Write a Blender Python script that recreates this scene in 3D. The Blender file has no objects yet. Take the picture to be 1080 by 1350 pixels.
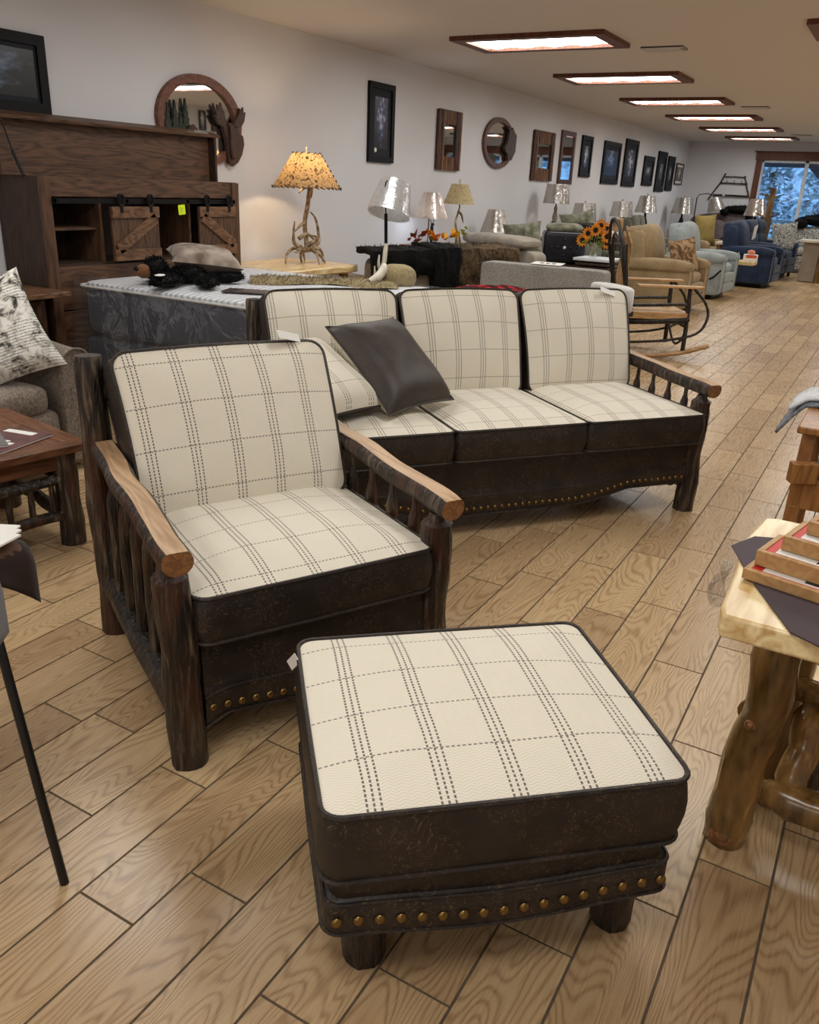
import bpy, math, random
from mathutils import Vector, Matrix, noise as mn
random.seed(7)
S = bpy.context.scene
C = S.collection
PI = math.pi

# ------------------------------------------------------------------ camera, world, exposure
cam_d = bpy.data.cameras.new('camera'); cam = bpy.data.objects.new('camera', cam_d); C.objects.link(cam)
cam_d.sensor_fit = 'HORIZONTAL'; cam_d.sensor_width = 36; cam_d.lens = 36 * 1081 / 1080
cam_d.clip_start = .05; cam_d.clip_end = 200
RX = Vector((.86311471, .50332433, .0412021)); DN = Vector((.2202987, -.3018448, -.92755496)); FW = Vector((-.45442434, .8096631, -.37140838))
cm = Matrix(((RX.x, -DN.x, -FW.x), (RX.y, -DN.y, -FW.y), (RX.z, -DN.z, -FW.z)))
cam.matrix_world = Matrix.Translation((0, 0, 1.42)) @ cm.to_4x4()
S.camera = cam

S.view_settings.view_transform = 'Standard'; S.view_settings.look = 'None'
S.view_settings.gamma = 1; S.view_settings.use_curve_mapping = False
S.view_settings.exposure = 0.33
PANEL_E = 10.5          # emission of the ceiling panels
SKY_E = 2.6

W = bpy.data.worlds.new('sky'); S.world = W; W.use_nodes = True
wb = W.node_tree.nodes['Background']; wb.inputs[0].default_value = (.36, .62, 1, 1); wb.inputs[1].default_value = SKY_E

# ------------------------------------------------------------------ helpers: materials
def hx(h):
    h = h.lstrip('#'); r = [int(h[i:i+2], 16) / 255 for i in (0, 2, 4)]
    return tuple((c / 12.92 if c <= .04045 else ((c + .055) / 1.055) ** 2.4) for c in r) + (1,)

class V:
    def __init__(s, nt, o): s.nt = nt; s.o = o
    def _m(s, op, *a):
        n = s.nt.nodes.new('ShaderNodeMath'); n.operation = op
        for i, x in enumerate((s,) + a):
            if isinstance(x, V): s.nt.links.new(x.o, n.inputs[i])
            else: n.inputs[i].default_value = x
        return V(s.nt, n.outputs[0])
    def __add__(s, b): return s._m('ADD', b)
    def __sub__(s, b): return s._m('SUBTRACT', b)
    def __mul__(s, b): return s._m('MULTIPLY', b)
    def fr(s): return s._m('FRACT')
    def ab(s): return s._m('ABSOLUTE')
    def mn(s, b): return s._m('MINIMUM', b)
    def mx(s, b): return s._m('MAXIMUM', b)
    def lt(s, b): return s._m('LESS_THAN', b)
    def gt(s, b): return s._m('GREATER_THAN', b)
    def sm(s, a, b):
        n = s.nt.nodes.new('ShaderNodeMapRange'); n.interpolation_type = 'SMOOTHSTEP'
        s.nt.links.new(s.o, n.inputs[0]); n.inputs[1].default_value = a; n.inputs[2].default_value = b
        return V(s.nt, n.outputs[0])

class MT:
    def __init__(s, name, rough=.6, spec=.4, metal=0):
        s.m = bpy.data.materials.new(name); s.m.use_nodes = True; s.nt = s.m.node_tree
        s.b = s.nt.nodes['Principled BSDF']; s.b.inputs['Roughness'].default_value = rough
        s.b.inputs['Specular IOR Level'].default_value = spec; s.b.inputs['Metallic'].default_value = metal
    def n(s, t, **k):
        n = s.nt.nodes.new('ShaderNode' + t)
        for a, v in k.items(): setattr(n, a, v)
        return n
    def link(s, a, b): s.nt.links.new(a.o if isinstance(a, V) else a, b)
    def co(s, kind='Object', scale=(1, 1, 1), rot=(0, 0, 0), off=None):
        t = s.n('TexCoord'); mp = s.n('Mapping'); s.link(t.outputs[kind], mp.inputs[0])
        mp.inputs['Scale'].default_value = scale; mp.inputs['Rotation'].default_value = rot
        if off is not None: s.link(off, mp.inputs['Location'])
        return mp.outputs[0]
    def noise(s, vec, scale=5, detail=3, rough=.5, dist=0):
        n = s.n('TexNoise'); s.link(vec, n.inputs['Vector']); n.inputs['Scale'].default_value = scale
        n.inputs['Detail'].default_value = detail; n.inputs['Roughness'].default_value = rough; n.inputs['Distortion'].default_value = dist
        return V(s.nt, n.outputs[0])
    def ramp(s, f, stops):
        n = s.n('ValToRGB'); s.link(f, n.inputs[0]); e = n.color_ramp.elements
        while len(e) < len(stops): e.new(.5)
        for k, (p, c) in enumerate(stops): e[k].position = p; e[k].color = hx(c) if isinstance(c, str) else c
        return n.outputs[0]
    def mix(s, f, a, b, mode='MIX'):
        n = s.n('Mix', data_type='RGBA', blend_type=mode)
        for x, i in ((f, 0), (a, 6), (b, 7)):
            if isinstance(x, V): s.link(x, n.inputs[i])
            elif isinstance(x, str): n.inputs[i].default_value = hx(x)
            elif isinstance(x, (int, float)): n.inputs[i].default_value = x
            elif isinstance(x, tuple): n.inputs[i].default_value = x
            else: s.nt.links.new(x, n.inputs[i])
        return n.outputs[2]
    def col(s, c):
        if isinstance(c, str): s.b.inputs['Base Color'].default_value = hx(c)
        else: s.link(c, s.b.inputs['Base Color'])
        return s
    def bump(s, h, st=.3, d=.002):
        n = s.n('Bump'); n.inputs['Strength'].default_value = st; n.inputs['Distance'].default_value = d
        s.link(h, n.inputs['Height']); s.link(n.outputs[0], s.b.inputs['Normal']); return s

def plain(name, c, rough=.6, spec=.4, metal=0, var=.12, scale=9, bump=0):
    t = MT(name, rough, spec, metal); n = t.noise(t.co(), scale, 4)
    a = hx(c); lo = tuple(x * (1 - var) for x in a[:3]) + (1,); hi = tuple(min(1, x * (1 + var)) for x in a[:3]) + (1,)
    t.col(t.ramp(n, [(.3, lo), (.7, hi)]))
    if bump: t.bump(t.noise(t.co(), scale * 8, 2), bump)
    return t.m

def fabric(name, c, c2=None, scale=260, rough=.95, bump=.35, heather=.5):
    t = MT(name, rough, .15); n1 = t.noise(t.co(), scale, 2); n2 = t.noise(t.co(), 6, 3)
    k = n1 * heather + n2 * (1 - heather)
    t.col(t.ramp(k, [(.36, c2 or c), (.62, c)])); t.bump(n1, bump, .0015)
    t.b.inputs['Sheen Weight'].default_value = 0 if 'fur' in name else .15
    return t.m

def wood(name, c1, c2, sc=(14, 14, 1.2), rings=5, rough=.5, spec=.4, c3=None):
    t = MT(name, rough, spec); v = t.co(scale=sc)
    n = t.noise(v, 1.1, 2, .5, .3); g = ((n * rings * 1.6).fr() - .5).ab() * 2; g2 = t.noise(v, 9, 3)
    k = g * .4 + g2 * .6
    cc = t.ramp(k, [(.22, c1), (.68, c2)] + ([(.9, c3)] if c3 else []))
    t.col(cc); t.bump(k, .2, .001); return t.m

def plaid_mat(name, base='#e9e1d0', line='#3e2a28', sp=.128, w=.0020, offu=.5, offv=.5):
    t = MT(name, .95, .1); uv = t.n('UVMap'); sx = t.n('SeparateXYZ'); t.link(uv.outputs[0], sx.inputs[0])
    u = V(t.nt, sx.outputs[0]); v = V(t.nt, sx.outputs[1])
    nz = t.noise(uv.outputs[0], 700, 2)
    fu = ((u * (1 / sp) + offu).fr() - .5).ab() * sp
    fv = ((v * (1 / sp) + offv).fr() - .5).ab() * sp
    lu = fu.mn((fu - .0125).ab()); lv = fv
    mu = lu.lt(w) * (v * 105 + nz * .3).fr().lt(.66)
    mv = lv.lt(w * .95) * (u * 95 + nz * .3).fr().lt(.62)
    m = mu.mx(mv * .85)
    zig = ((u * 42).fr() - .5).ab() * .9
    hb = (v * 155 + zig * 2).fr()
    big = t.noise(uv.outputs[0], 14, 3)
    b0 = hx(base); lo = tuple(x * .80 for x in b0[:3]) + (1,)
    bc = t.ramp(hb * .5 + nz * .5, [(.25, lo), (.55, b0)])
    bc = t.mix(big.sm(.35, .65) * .18, bc, tuple(x * .86 for x in b0[:3]) + (1,))
    t.col(t.mix(m * .82, bc, line)); t.bump(hb * .5 + nz * .6, .55, .0016)
    t.b.inputs['Sheen Weight'].default_value = .2
    return t.m

def leather_mat(name, c='#1b1512', c2='#2a221d', vein='#5e4b36', rough=.48):
    t = MT(name, rough, .45); v = t.co()
    w = t.noise(v, 5, 2, .5); n = t.noise(v, 16, 3, .55, 2.6)
    r = (n * 7 + w * 2).fr(); ln = (r - .5).ab().lt(.06) * t.noise(v, 7, 2).sm(.36, .50) * t.noise(v, 70, 2).gt(.44)
    base = t.mix(t.noise(v, 11, 3).sm(.3, .7), c, c2)
    t.col(t.mix(ln * .9, base, vein)); t.bump(t.noise(v, 130, 3) * .6 + n * .6, .3, .002); return t.m

def bark_mat(name, a='#110c09', b='#30231b', red='#43200f', grey='#6a5c4a'):
    t = MT(name, .42, .5); v = t.co(scale=(26, 26, 3.2)); n = t.noise(v, 2.2, 4, .62, .4)
    p = t.noise(t.co(scale=(5, 5, 2.4)), 2, 3)
    c = t.ramp(n, [(.40, a), (.52, b), (.68, grey)]); c = t.mix(p.sm(.52, .66) * .7, c, red)
    t.col(c); t.bump(n, 1.0, .012); return t.m

def art_mat(name, sky='#8795a8', mid='#2f3a3a', dark='#12161a', bright='#d8dde0', sc=3.0, seed=0):
    """a framed print: dark trees, a pale clearing and a darker foreground"""
    t = MT(name, .25, .5); uv = t.n('UVMap'); mp = t.n('Mapping'); t.link(uv.outputs[0], mp.inputs[0]); mp.inputs['Location'].default_value = (seed, seed * .7, 0)
    sx = t.n('SeparateXYZ'); t.link(uv.outputs[0], sx.inputs[0]); y = V(t.nt, sx.outputs[1]); x = V(t.nt, sx.outputs[0])
    n = t.noise(mp.outputs[0], sc * 3, 5, .6); n2 = t.noise(mp.outputs[0], sc, 2)
    k = n * .75 + n2 * .35 + ((x - .5).ab() * -.5) + (((y - .62).ab()) * -.35)
    c = t.ramp(k, [(.18, dark), (.34, mid), (.44, sky), (.6, bright)])
    t.col(c); return t.m

# ------------------------------------------------------------------ helpers: geometry
class MB:
    def __init__(s): s.v = []; s.f = []; s.m = []; s.uv = []; s.anyuv = False
    def add(s, vs, fs, m=0, uv=None):
        o = len(s.v); s.v += [tuple(p) for p in vs]
        for f in fs:
            s.f.append(tuple(o + i for i in f)); s.m.append(m)
            if uv: s.uv.append([uv[i] for i in f]); s.anyuv = True
            else: s.uv.append([(0, 0)] * len(f))
        return s
    def box(s, c, d, rot=0, m=0, tilt=None):
        x, y, z = d[0] / 2, d[1] / 2, d[2] / 2
        M = Matrix.Rotation(rot, 4, 'Z')
        if tilt: M = M @ Matrix.Rotation(tilt[1], 4, tilt[0])
        P = [Vector(c) + (M @ Vector(q)) for q in ((-x,-y,-z),(x,-y,-z),(x,y,-z),(-x,y,-z),(-x,-y,z),(x,-y,z),(x,y,z),(-x,y,z))]
        uv = [(0, 0), (1, 0), (1, 0), (0, 0), (0, 1), (1, 1), (1, 1), (0, 1)]
        return s.add(P, [(0,3,2,1),(4,5,6,7),(0,1,5,4),(1,2,6,5),(2,3,7,6),(3,0,4,7)], m, uv)
    def bar(s, a, b, w, h, m=0, up=(0, 0, 1)):
        a = Vector(a); b = Vector(b); d = (b - a).normalized(); up = Vector(up)
        if abs(d.dot(up)) > .98: up = Vector((0, 1, 0))
        x = d.cross(up).normalized() * w / 2; y = x.cross(d).normalized() * h / 2
        P = [a - x - y, a + x - y, a + x + y, a - x + y, b - x - y, b + x - y, b + x + y, b - x + y]
        return s.add(P, [(0,3,2,1),(4,5,6,7),(0,1,5,4),(1,2,6,5),(2,3,7,6),(3,0,4,7)], m)
    def tube(s, pts, r, n=10, m=0, capm=None, jit=0, seed=0, closed=False, flat=1):
        pts = [Vector(p) for p in pts]; L = len(pts)
        if not hasattr(r, '__len__'): r = [r] * L
        vs = []; fs = []; prev = None
        for i, p in enumerate(pts):
            if closed: d = pts[(i+1) % L] - pts[i-1]
            else: d = pts[min(i+1, L-1)] - pts[max(i-1, 0)]
            d = d.normalized() if d.length > 1e-9 else Vector((0, 0, 1))
            if prev is None:
                a = Vector((0, 0, 1)) if abs(d.z) < .9 else Vector((1, 0, 0)); x = d.cross(a).normalized()
            else: x = (prev - d * prev.dot(d)); x = x.normalized() if x.length > 1e-6 else prev
            prev = x; y = d.cross(x)
            for k in range(n):
                t = 2 * PI * k / n
                q = 1 + (jit * mn.noise(Vector((k * .9 + seed * 3.1, i * .6, seed))) if jit else 0)
                vs.append(p + (x * math.cos(t) + y * math.sin(t) * flat) * r[i] * q)
        rr = L if closed else L - 1
        for i in range(rr):
            j = (i + 1) % L
            for k in range(n): fs.append((i*n+k, i*n+(k+1) % n, j*n+(k+1) % n, j*n+k))
        s.add(vs, fs, m)
        if not closed:
            s.add(vs[:n], [tuple(range(n))[::-1]], m if capm is None else capm)
            s.add(vs[-n:], [tuple(range(n))], m if capm is None else capm)
        return s
    def log(s, a, b, prof, seed=0, bend=.01, n=14, seg=12, jit=.12, m=0, capm=None):
        """a natural log from a to b; prof = [(t, radius)]"""
        a = Vector(a); b = Vector(b); pts = []; rs = []
        ts = sorted(set([i / seg for i in range(seg + 1)] + [p[0] for p in prof]))
        ax = (b - a).normalized(); o = ax.cross(Vector((.3, .5, .8))).normalized(); o2 = ax.cross(o)
        for t in ts:
            e = math.sin(PI * t)
            pts.append(a.lerp(b, t) + (o * mn.noise(Vector((seed * 7.3, t * 3, 1))) + o2 * mn.noise(Vector((seed * 3.7, t * 3, 9)))) * bend * 2 * e)
            for q in range(len(prof) - 1):
                if prof[q][0] <= t <= prof[q+1][0]:
                    u = (t - prof[q][0]) / max(1e-6, prof[q+1][0] - prof[q][0]); rs.append(prof[q][1] * (1-u) + prof[q+1][1] * u); break
        return s.tube(pts, rs, n, m, capm, jit, seed)
    def lathe(s, prof, n=20, c=(0, 0, 0), m=0, cap=True, tilt=None):
        vs = []; fs = []; M = Matrix.Rotation(tilt[1], 3, tilt[0]) if tilt else Matrix.Identity(3)
        for r, z in prof:
            for k in range(n):
                t = 2 * PI * k / n; vs.append(Vector(c) + M @ Vector((r * math.cos(t), r * math.sin(t), z)))
        for i in range(len(prof) - 1):
            for k in range(n): fs.append((i*n+k, i*n+(k+1) % n, (i+1)*n+(k+1) % n, (i+1)*n+k))
        s.add(vs, fs, m)
        if cap:
            if prof[0][0] > 1e-4: s.add(vs[:n], [tuple(range(n))[::-1]], m)
            if prof[-1][0] > 1e-4: s.add(vs[-n:], [tuple(range(n))], m)
        return s
    def grid(s, fn, nu, nv, m=0, uvf=None):
        vs = [fn(i / nu, j / nv) for j in range(nv + 1) for i in range(nu + 1)]
        uv = [(uvf(i / nu, j / nv) if uvf else (i / nu, j / nv)) for j in range(nv + 1) for i in range(nu + 1)]
        w = nu + 1
        return s.add(vs, [(j*w+i, j*w+i+1, (j+1)*w+i+1, (j+1)*w+i) for j in range(nv) for i in range(nu)], m, uv)
    def sq(s, c, d, e=.35, e2=None, M=None, n=20, m=0, fn=None):
        """soft upholstered block: superellipsoid with size d; fn may bend it"""
        e2 = e if e2 is None else e2; vs = []; fs = []; uv = []
        f = lambda a, p: math.copysign(abs(a) ** p, a)
        nv = n // 2
        for j in range(nv + 1):
            ph = -PI / 2 + PI * j / nv
            for i in range(n):
                th = 2 * PI * (i + .5) / n
                p = Vector((f(math.cos(ph), e2) * f(math.cos(th), e) * d[0] / 2, f(math.cos(ph), e2) * f(math.sin(th), e) * d[1] / 2, f(math.sin(ph), e2) * d[2] / 2))
                if fn: p = fn(p)
                uv.append((p.x, p.y if abs(d[2]) < abs(d[1]) else p.z))
                if M: p = M @ p
                vs.append(Vector(c) + p)
        for j in range(nv):
            for i in range(n): fs.append((j*n+i, j*n+(i+1) % n, (j+1)*n+(i+1) % n, (j+1)*n+i))
        return s.add(vs, fs, m, uv)
    def poly(s, pts, z0, z1, m=0, M=None):
        """extruded outline (2-D points) between z0 and z1"""
        n = len(pts); f = (lambda p: M @ Vector(p)) if M else (lambda p: Vector(p))
        vs = [f((x, y, z0)) for x, y in pts] + [f((x, y, z1)) for x, y in pts]
        return s.add(vs, [tuple(range(n))[::-1], tuple(range(n, 2*n))] + [(i, (i+1) % n, n+(i+1) % n, n+i) for i in range(n)], m)
    def build(s, name, mats, parent=None, smooth=True, bevel=0, angle=40, loc=None, rot=None):
        me = bpy.data.meshes.new(name); me.from_pydata(s.v, [], s.f)
        for mt in (mats if isinstance(mats, (list, tuple)) else [mats]): me.materials.append(mt)
        me.polygons.foreach_set('material_index', s.m)
        if s.anyuv:
            ul = me.uv_layers.new(name='UVMap'); fl = []
            for u in s.uv:
                for q in u: fl += [q[0], q[1]]
            ul.data.foreach_set('uv', fl)
        me.validate(); me.update()
        if smooth:
            me.polygons.foreach_set('use_smooth', [True] * len(me.polygons))
            try: me.set_sharp_from_angle(angle=math.radians(angle))
            except Exception: pass
        o = bpy.data.objects.new(name, me); C.objects.link(o)
        if parent: o.parent = parent
        if loc: o.location = loc
        if rot: o.rotation_euler = rot
        if bevel:
            b = o.modifiers.new('bevel', 'BEVEL'); b.width = bevel; b.segments = 2; b.limit_method = 'ANGLE'; b.angle_limit = math.radians(50)
        return o

def tag(o, label=None, cat=None, group=None, kind=None):
    if label: o['label'] = label
    if cat: o['category'] = cat
    if group: o['group'] = group
    if kind: o['kind'] = kind
    return o
def thing(name, label, cat, loc=(0, 0, 0), rz=0, group=None):
    o = bpy.data.objects.new(name, None); C.objects.link(o); o.location = loc; o.rotation_euler = (0, 0, rz)
    return tag(o, label, cat, group)
def struct(o): o['kind'] = 'structure'; return o
def kids(o): return [c for c in bpy.data.objects if c.parent == o]
def dup(o, parent=None, **kw):
    c = o.copy(); C.objects.link(c)
    if parent: c.parent = parent
    for ch in kids(o): dup(ch, c)
    for k, v in kw.items():
        if k == 'loc': c.location = v
        elif k == 'rz': c.rotation_euler = (0, 0, v)
        else: c[k] = v
    return c
def rrect(w, d, r, k=5):
    out = []
    for cx, cy, a0 in ((w/2-r, d/2-r, 0), (-w/2+r, d/2-r, 90), (-w/2+r, -d/2+r, 180), (w/2-r, -d/2+r, 270)):
        for i in range(k + 1):
            a = math.radians(a0 + 90 * i / k); out.append((cx + r * math.cos(a), cy + r * math.sin(a)))
    # resample edges so long sides carry points
    res = []
    for i, p in enumerate(out):
        q = out[(i+1) % len(out)]; L = math.hypot(q[0]-p[0], q[1]-p[1]); nn = max(1, int(L / .05))
        for j in range(nn): res.append((p[0] + (q[0]-p[0]) * j / nn, p[1] + (q[1]-p[1]) * j / nn))
    return res
def cushion(name, w, d, h, parent, mats, M, crown=.035, r=.045, pipe=.0055, pipemat=None, bow=0, both=False, bulge=.008, deform=None, uvo=(0, 0)):
    """boxed cushion: plaid top, leather boxing, piping welts as a sub-part. M places it. mats = [top, boxing]"""
    ol = rrect(w, d, r); n = len(ol); mb = MB(); K = 9
    df = deform or (lambda p: p)
    def pt(x, y, z): return M @ df(Vector((x, y, z)))
    def shrink(x, y):   # edges pull in slightly between the corners
        return x * (1 - bow * (1 - (2*y/d)**2)), y * (1 - bow * (1 - (2*x/w)**2))
    for sgn, mi in ((1, 0), (-1, 0 if both else 1)):
        vs = []; uv = []; fs = []
        for k in range(K + 1):
            q = (k / K)
            for x, y in ol:
                x1, y1 = shrink(x, y); z = sgn * (h/2 + crown * (1 - q ** 2.6) * (1 if sgn > 0 else .3))
                vs.append(pt(x1*q, y1*q, z)); uv.append((x*q + uvo[0], y*q + uvo[1]))
        for k in range(K):
            for i in range(n):
                a = (k*n+i, k*n+(i+1) % n, (k+1)*n+(i+1) % n, (k+1)*n+i)
                fs.append(a[::-1] if sgn > 0 else a)
        mb.add(vs, fs, mi, uv)
    vs = []; uv = []; fs = []; R = 5
    for k in range(R + 1):
        z = -h/2 + h * k / R; e = 1 + bulge * 2 * math.sin(PI * k / R) / min(w, d)
        for x, y in ol: x1, y1 = shrink(x, y); vs.append(pt(x1*e, y1*e, z)); uv.append((x, z))
    for k in range(R):
        for i in range(n): fs.append((k*n+i, k*n+(i+1) % n, (k+1)*n+(i+1) % n, (k+1)*n+i))
    mb.add(vs, fs, 1, uv)
    o = mb.build(name, mats, parent)
    if pipe:
        pm = MB()
        for z in (h/2, -h/2):
            pm.tube([pt(shrink(x, y)[0]*1.004, shrink(x, y)[1]*1.004, z) for x, y in ol], pipe, 6, closed=True)
        pm.build('piping', pipemat or mats[1], o)
    return o
def pillow(name, w, h, t, mats, parent=None, M=None, pinch=.10, n=18, wr=.0, seed=0, uvs=1):
    """knife-edge pillow in its local x,y plane; mats = [front(+z), back]"""
    mb = MB(); M = M or Matrix.Identity(4)
    for sgn, mi in ((1, 0), (-1, len(mats) - 1)):
        def fn(a, b):
            s, q = 2*a-1, 2*b-1
            x = w/2 * s * (1 - pinch * (1 - q*q)); y = h/2 * q * (1 - pinch * (1 - s*s))
            z = sgn * t/2 * (max(0, 1 - s**4) ** .55) * (max(0, 1 - q**4) ** .55) + wr * mn.noise(Vector((x*14 + seed, y*14, sgn))) * (1-s*s)*(1-q*q)
            return M @ Vector((x, y, z))
        uvf = (lambda a, b: ((a-.5) * w * uvs, (b-.5) * h * uvs))
        if sgn > 0: mb.grid(fn, n, n, mi, uvf)
        else: mb.grid(lambda a, b: fn(1-a, b), n, n, mi, uvf)
    return mb.build(name, mats, parent)
def fur(name, mat, parent, surf, count, ln=.03, w=.004, lay=(0, 0, -.6), seed=1):
    """thousands of short tapering strands over surf(u,v)->(point, normal)"""
    rnd = random.Random(seed); mb = MB(); vs = []; fs = []
    for i in range(count):
        p, nn = surf(rnd.random(), rnd.random()); p = Vector(p); nn = Vector(nn)
        d = (nn + Vector(lay) + Vector((rnd.uniform(-.5, .5), rnd.uniform(-.5, .5), rnd.uniform(-.4, .4)))).normalized()
        sd = d.cross(nn + Vector((.01, .02, 0))); sd = (sd.normalized() if sd.length > 1e-5 else Vector((1, 0, 0))) * w
        l = ln * rnd.uniform(.6, 1.3); o = len(vs); vs += [p - sd - nn * .002, p + sd - nn * .002, p + d * l]; fs.append((o, o+1, o+2))
    mb.add(vs, fs); return tag(mb.build(name, mat, parent, smooth=False), kind='stuff')

# ------------------------------------------------------------------ materials
M_ = {}
M_['plaid'] = plaid_mat('plaid_wool')
M_['leather'] = leather_mat('brown_leather')
M_['leather_soft'] = leather_mat('soft_brown_leather', '#2c2420', '#3a302a', '#4b3f35', .5)
M_['bark'] = bark_mat('bark'); M_['bark_black'] = bark_mat('black_bark', '#0c0908', '#241d19', '#22140e', '#4a4239')
M_['peel'] = wood('peeled_wood', '#9d7a57', '#c2a07a', (14, 1.6, 14), 4, .4)
M_['endgrain'] = wood('end_grain', '#6b452b', '#94663f', (25, 25, 25), 3, .4)
M_['brass'] = plain('antique_brass', '#7d6236', .3, .5, .9, .2, 40)
M_['walnut'] = wood('walnut_stain', '#38271c', '#664834', (7, 1.2, 8), 6, .5)
M_['walnut_v'] = wood('walnut_stain_upright', '#38271c', '#60432f', (8, 8, 1.1), 6, .5)
M_['walnut_d'] = wood('walnut_dark', '#2c1f17', '#3f2d22', (8, 8, 1.1), 5, .6)  # darker walnut tone for panels, backings, legs and feet
M_['black'] = plain('black_iron', '#121213', .45, .5, .6, .1)
M_['blackpaint'] = plain('black_paint', '#0b0b0c', .35, .5, 0, .1)
M_['frame_black'] = plain('black_frame', '#0b0b0e', .5, .2, 0, .15, 20)
M_['frame_brown'] = wood('brown_frame', '#3c2318', '#5e3a28', (12, 12, 12), 4, .4)
M_['trim'] = wood('stained_trim', '#4a2717', '#6e3e27', (9, 9, 1.3), 5, .45)
M_['white_paint'] = plain('white_vinyl', '#d9dde2', .4)
M_['antler'] = (lambda t: (t.col(t.ramp(t.noise(t.co(scale=(9, 9, 9)), 3, 4), [(.3, '#4a3a2a'), (.5, '#8a7458'), (.75, '#c9b89a')])), t.m)[1])(MT('antler', .45))
M_['antler_white'] = plain('pale_antler', '#cfc8b8', .5, var=.2)
M_['pine'] = wood('varnished_pine', '#c09a60', '#e8d4a4', (10, 1.2, 10), 4, .25, .5)
M_['pine_log'] = wood('varnished_log', '#4a3519', '#947040', (7, 7, 1.5), 2, .20, .5, '#c6a468')
M_['oakchair'] = wood('honey_oak', '#7a4e28', '#a06e3c', (10, 10, 1.3), 5, .35)
M_['mirror'] = plain('mirror_glass', '#e8ecec', .02, .5, 1, 0)
M_['white_cloth'] = fabric('white_cloth', '#dcdad4', '#c8c6c0')
M_['paper'] = plain('paper', '#e6e4df', .7, .2, 0, .04)
M_['red'] = plain('red_print', '#c22c22', .5, var=.15)
M_['ink'] = plain('printed_ink', '#2c2a2c', .7, var=.05)
# ------------------------------------------------------------------ the room
XL, XR, Y0, Y1, ZC = -4.92, 2.2, -3.0, 21.3, 2.6
m_wall = plain('wall_paint', '#dedde0', .9, .2, 0, .02, 2)
m_ceil = plain('ceiling_paint', '#dcd6d2', .95, .1, 0, .02, 60, .05)
def tile_mat():
    t = MT('wood_look_tile', .42, .45)
    at = t.n('Attribute', attribute_name='rnd'); oi = t.n('ObjectInfo')
    r = V(t.nt, at.outputs['Fac']) + V(t.nt, oi.outputs['Random'])
    cx = t.n('CombineXYZ'); t.link(r * 37.0, cx.inputs[0]); t.link(r * 91.0, cx.inputs[1]); t.link(r * 13.0, cx.inputs[2])
    v = t.co(scale=(5.2, .95, 1), off=cx.outputs[0])
    n = t.noise(v, 1.0, 2, .45, .35)
    fine = t.noise(t.co(scale=(110, 5, 1), off=cx.outputs[0]), 1.5, 3)
    rg = ((n * 46).fr() - .5).ab() * 2
    k = rg.sm(.0, .7) * .30 + fine * .36 + t.noise(v, 3, 3) * .25
    base = t.ramp(k, [(.24, '#a48a6a'), (.42, '#bda27e'), (.70, '#cfb894')])
    tone = t.mix((r * 7.31).fr(), '#fbf2e4', '#cfbcaa')
    t.col(t.mix(.75, base, tone, 'MULTIPLY')); t.bump(k, .3, .0012)
    t.link(fine * .12 + .22, t.b.inputs['Roughness'])
    return t.m
m_tile = tile_mat()
m_grout = plain('grout', '#625546', .9, .1, 0, .15, 60)

fl = MB().box(((XL+XR)/2, (Y0+Y1)/2, -.052), (XR-XL, Y1-Y0, .1)).build('floor', m_grout); struct(fl)
TW, TL, GR = .158, .6115, .0058
tmesh = None
def tile_box(mb, x, y, w, l): return mb.box((x, y, -.0035), (w, l, .007))
mbt = tile_box(MB(), 0, 0, TW-GR, TL-GR); proto = mbt.build('tile', m_tile, fl, smooth=False); tmesh = proto.data
KNOWN = {1: 1.845, 0: 1.631, -1: 1.436, -2: 1.221, -3: 2.831, -4: .830, -5: 3.046, -6: .976, -7: .812, -8: 1.192, -9: .977}
cells = []
xb0 = -.109     # a long joint runs at this x
ncol = int((XR - XL) / TW) + 3
for k in range(-32, 16):
    xa = xb0 + k * TW; xe = xa + TW
    a = max(xa, XL); b = min(xe, XR)
    if b - a < .02: continue
    off = KNOWN.get(k + 0, random.random() * TL)
    y = off - math.ceil((off - Y0) / TL) * TL
    while y < Y1:
        ya = max(y, Y0); yb = min(y + TL, Y1)
        if yb - ya > .02: cells.append(((a+b)/2, (ya+yb)/2, b-a, yb-ya))
        y += TL
def seen(x, y):
    p = Vector((x, y, -1.42)); d = p.dot(FW)
    if d < .3: return False
    u = 540 + 1081 * p.dot(RX) / d; v = 675 + 1081 * p.dot(DN) / d
    return -50 < u < 1130 and 250 < v < 1420
vis = sorted([c for c in cells if seen(c[0], c[1])], key=lambda c: (c[0]**2 + c[1]**2) + (30 if c[0] < -2.3 and c[1] > 2.8 else 0) + (30 if (c[0] < -3) else 0))
near = [c for c in vis if c[2] > TW * .9 and c[3] > TL * .9][:299]; ns = set(near)
first = True
for c in near:
    if first: proto.location = (c[0], c[1], 0); first = False; continue
    o = bpy.data.objects.new('tile', tmesh); C.objects.link(o); o.parent = fl; o.location = (c[0], c[1], 0)
rest = MB(); rn = []
for c in cells:
    if c in ns: continue
    tile_box(rest, c[0], c[1], c[2]-GR, c[3]-GR); rn += [random.random()] * 6
ro = rest.build('tile_field', m_tile, fl, smooth=False); ro['kind'] = 'stuff'
at = ro.data.attributes.new('rnd', 'FLOAT', 'FACE'); at.data.foreach_set('value', rn[:len(ro.data.polygons)])

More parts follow.
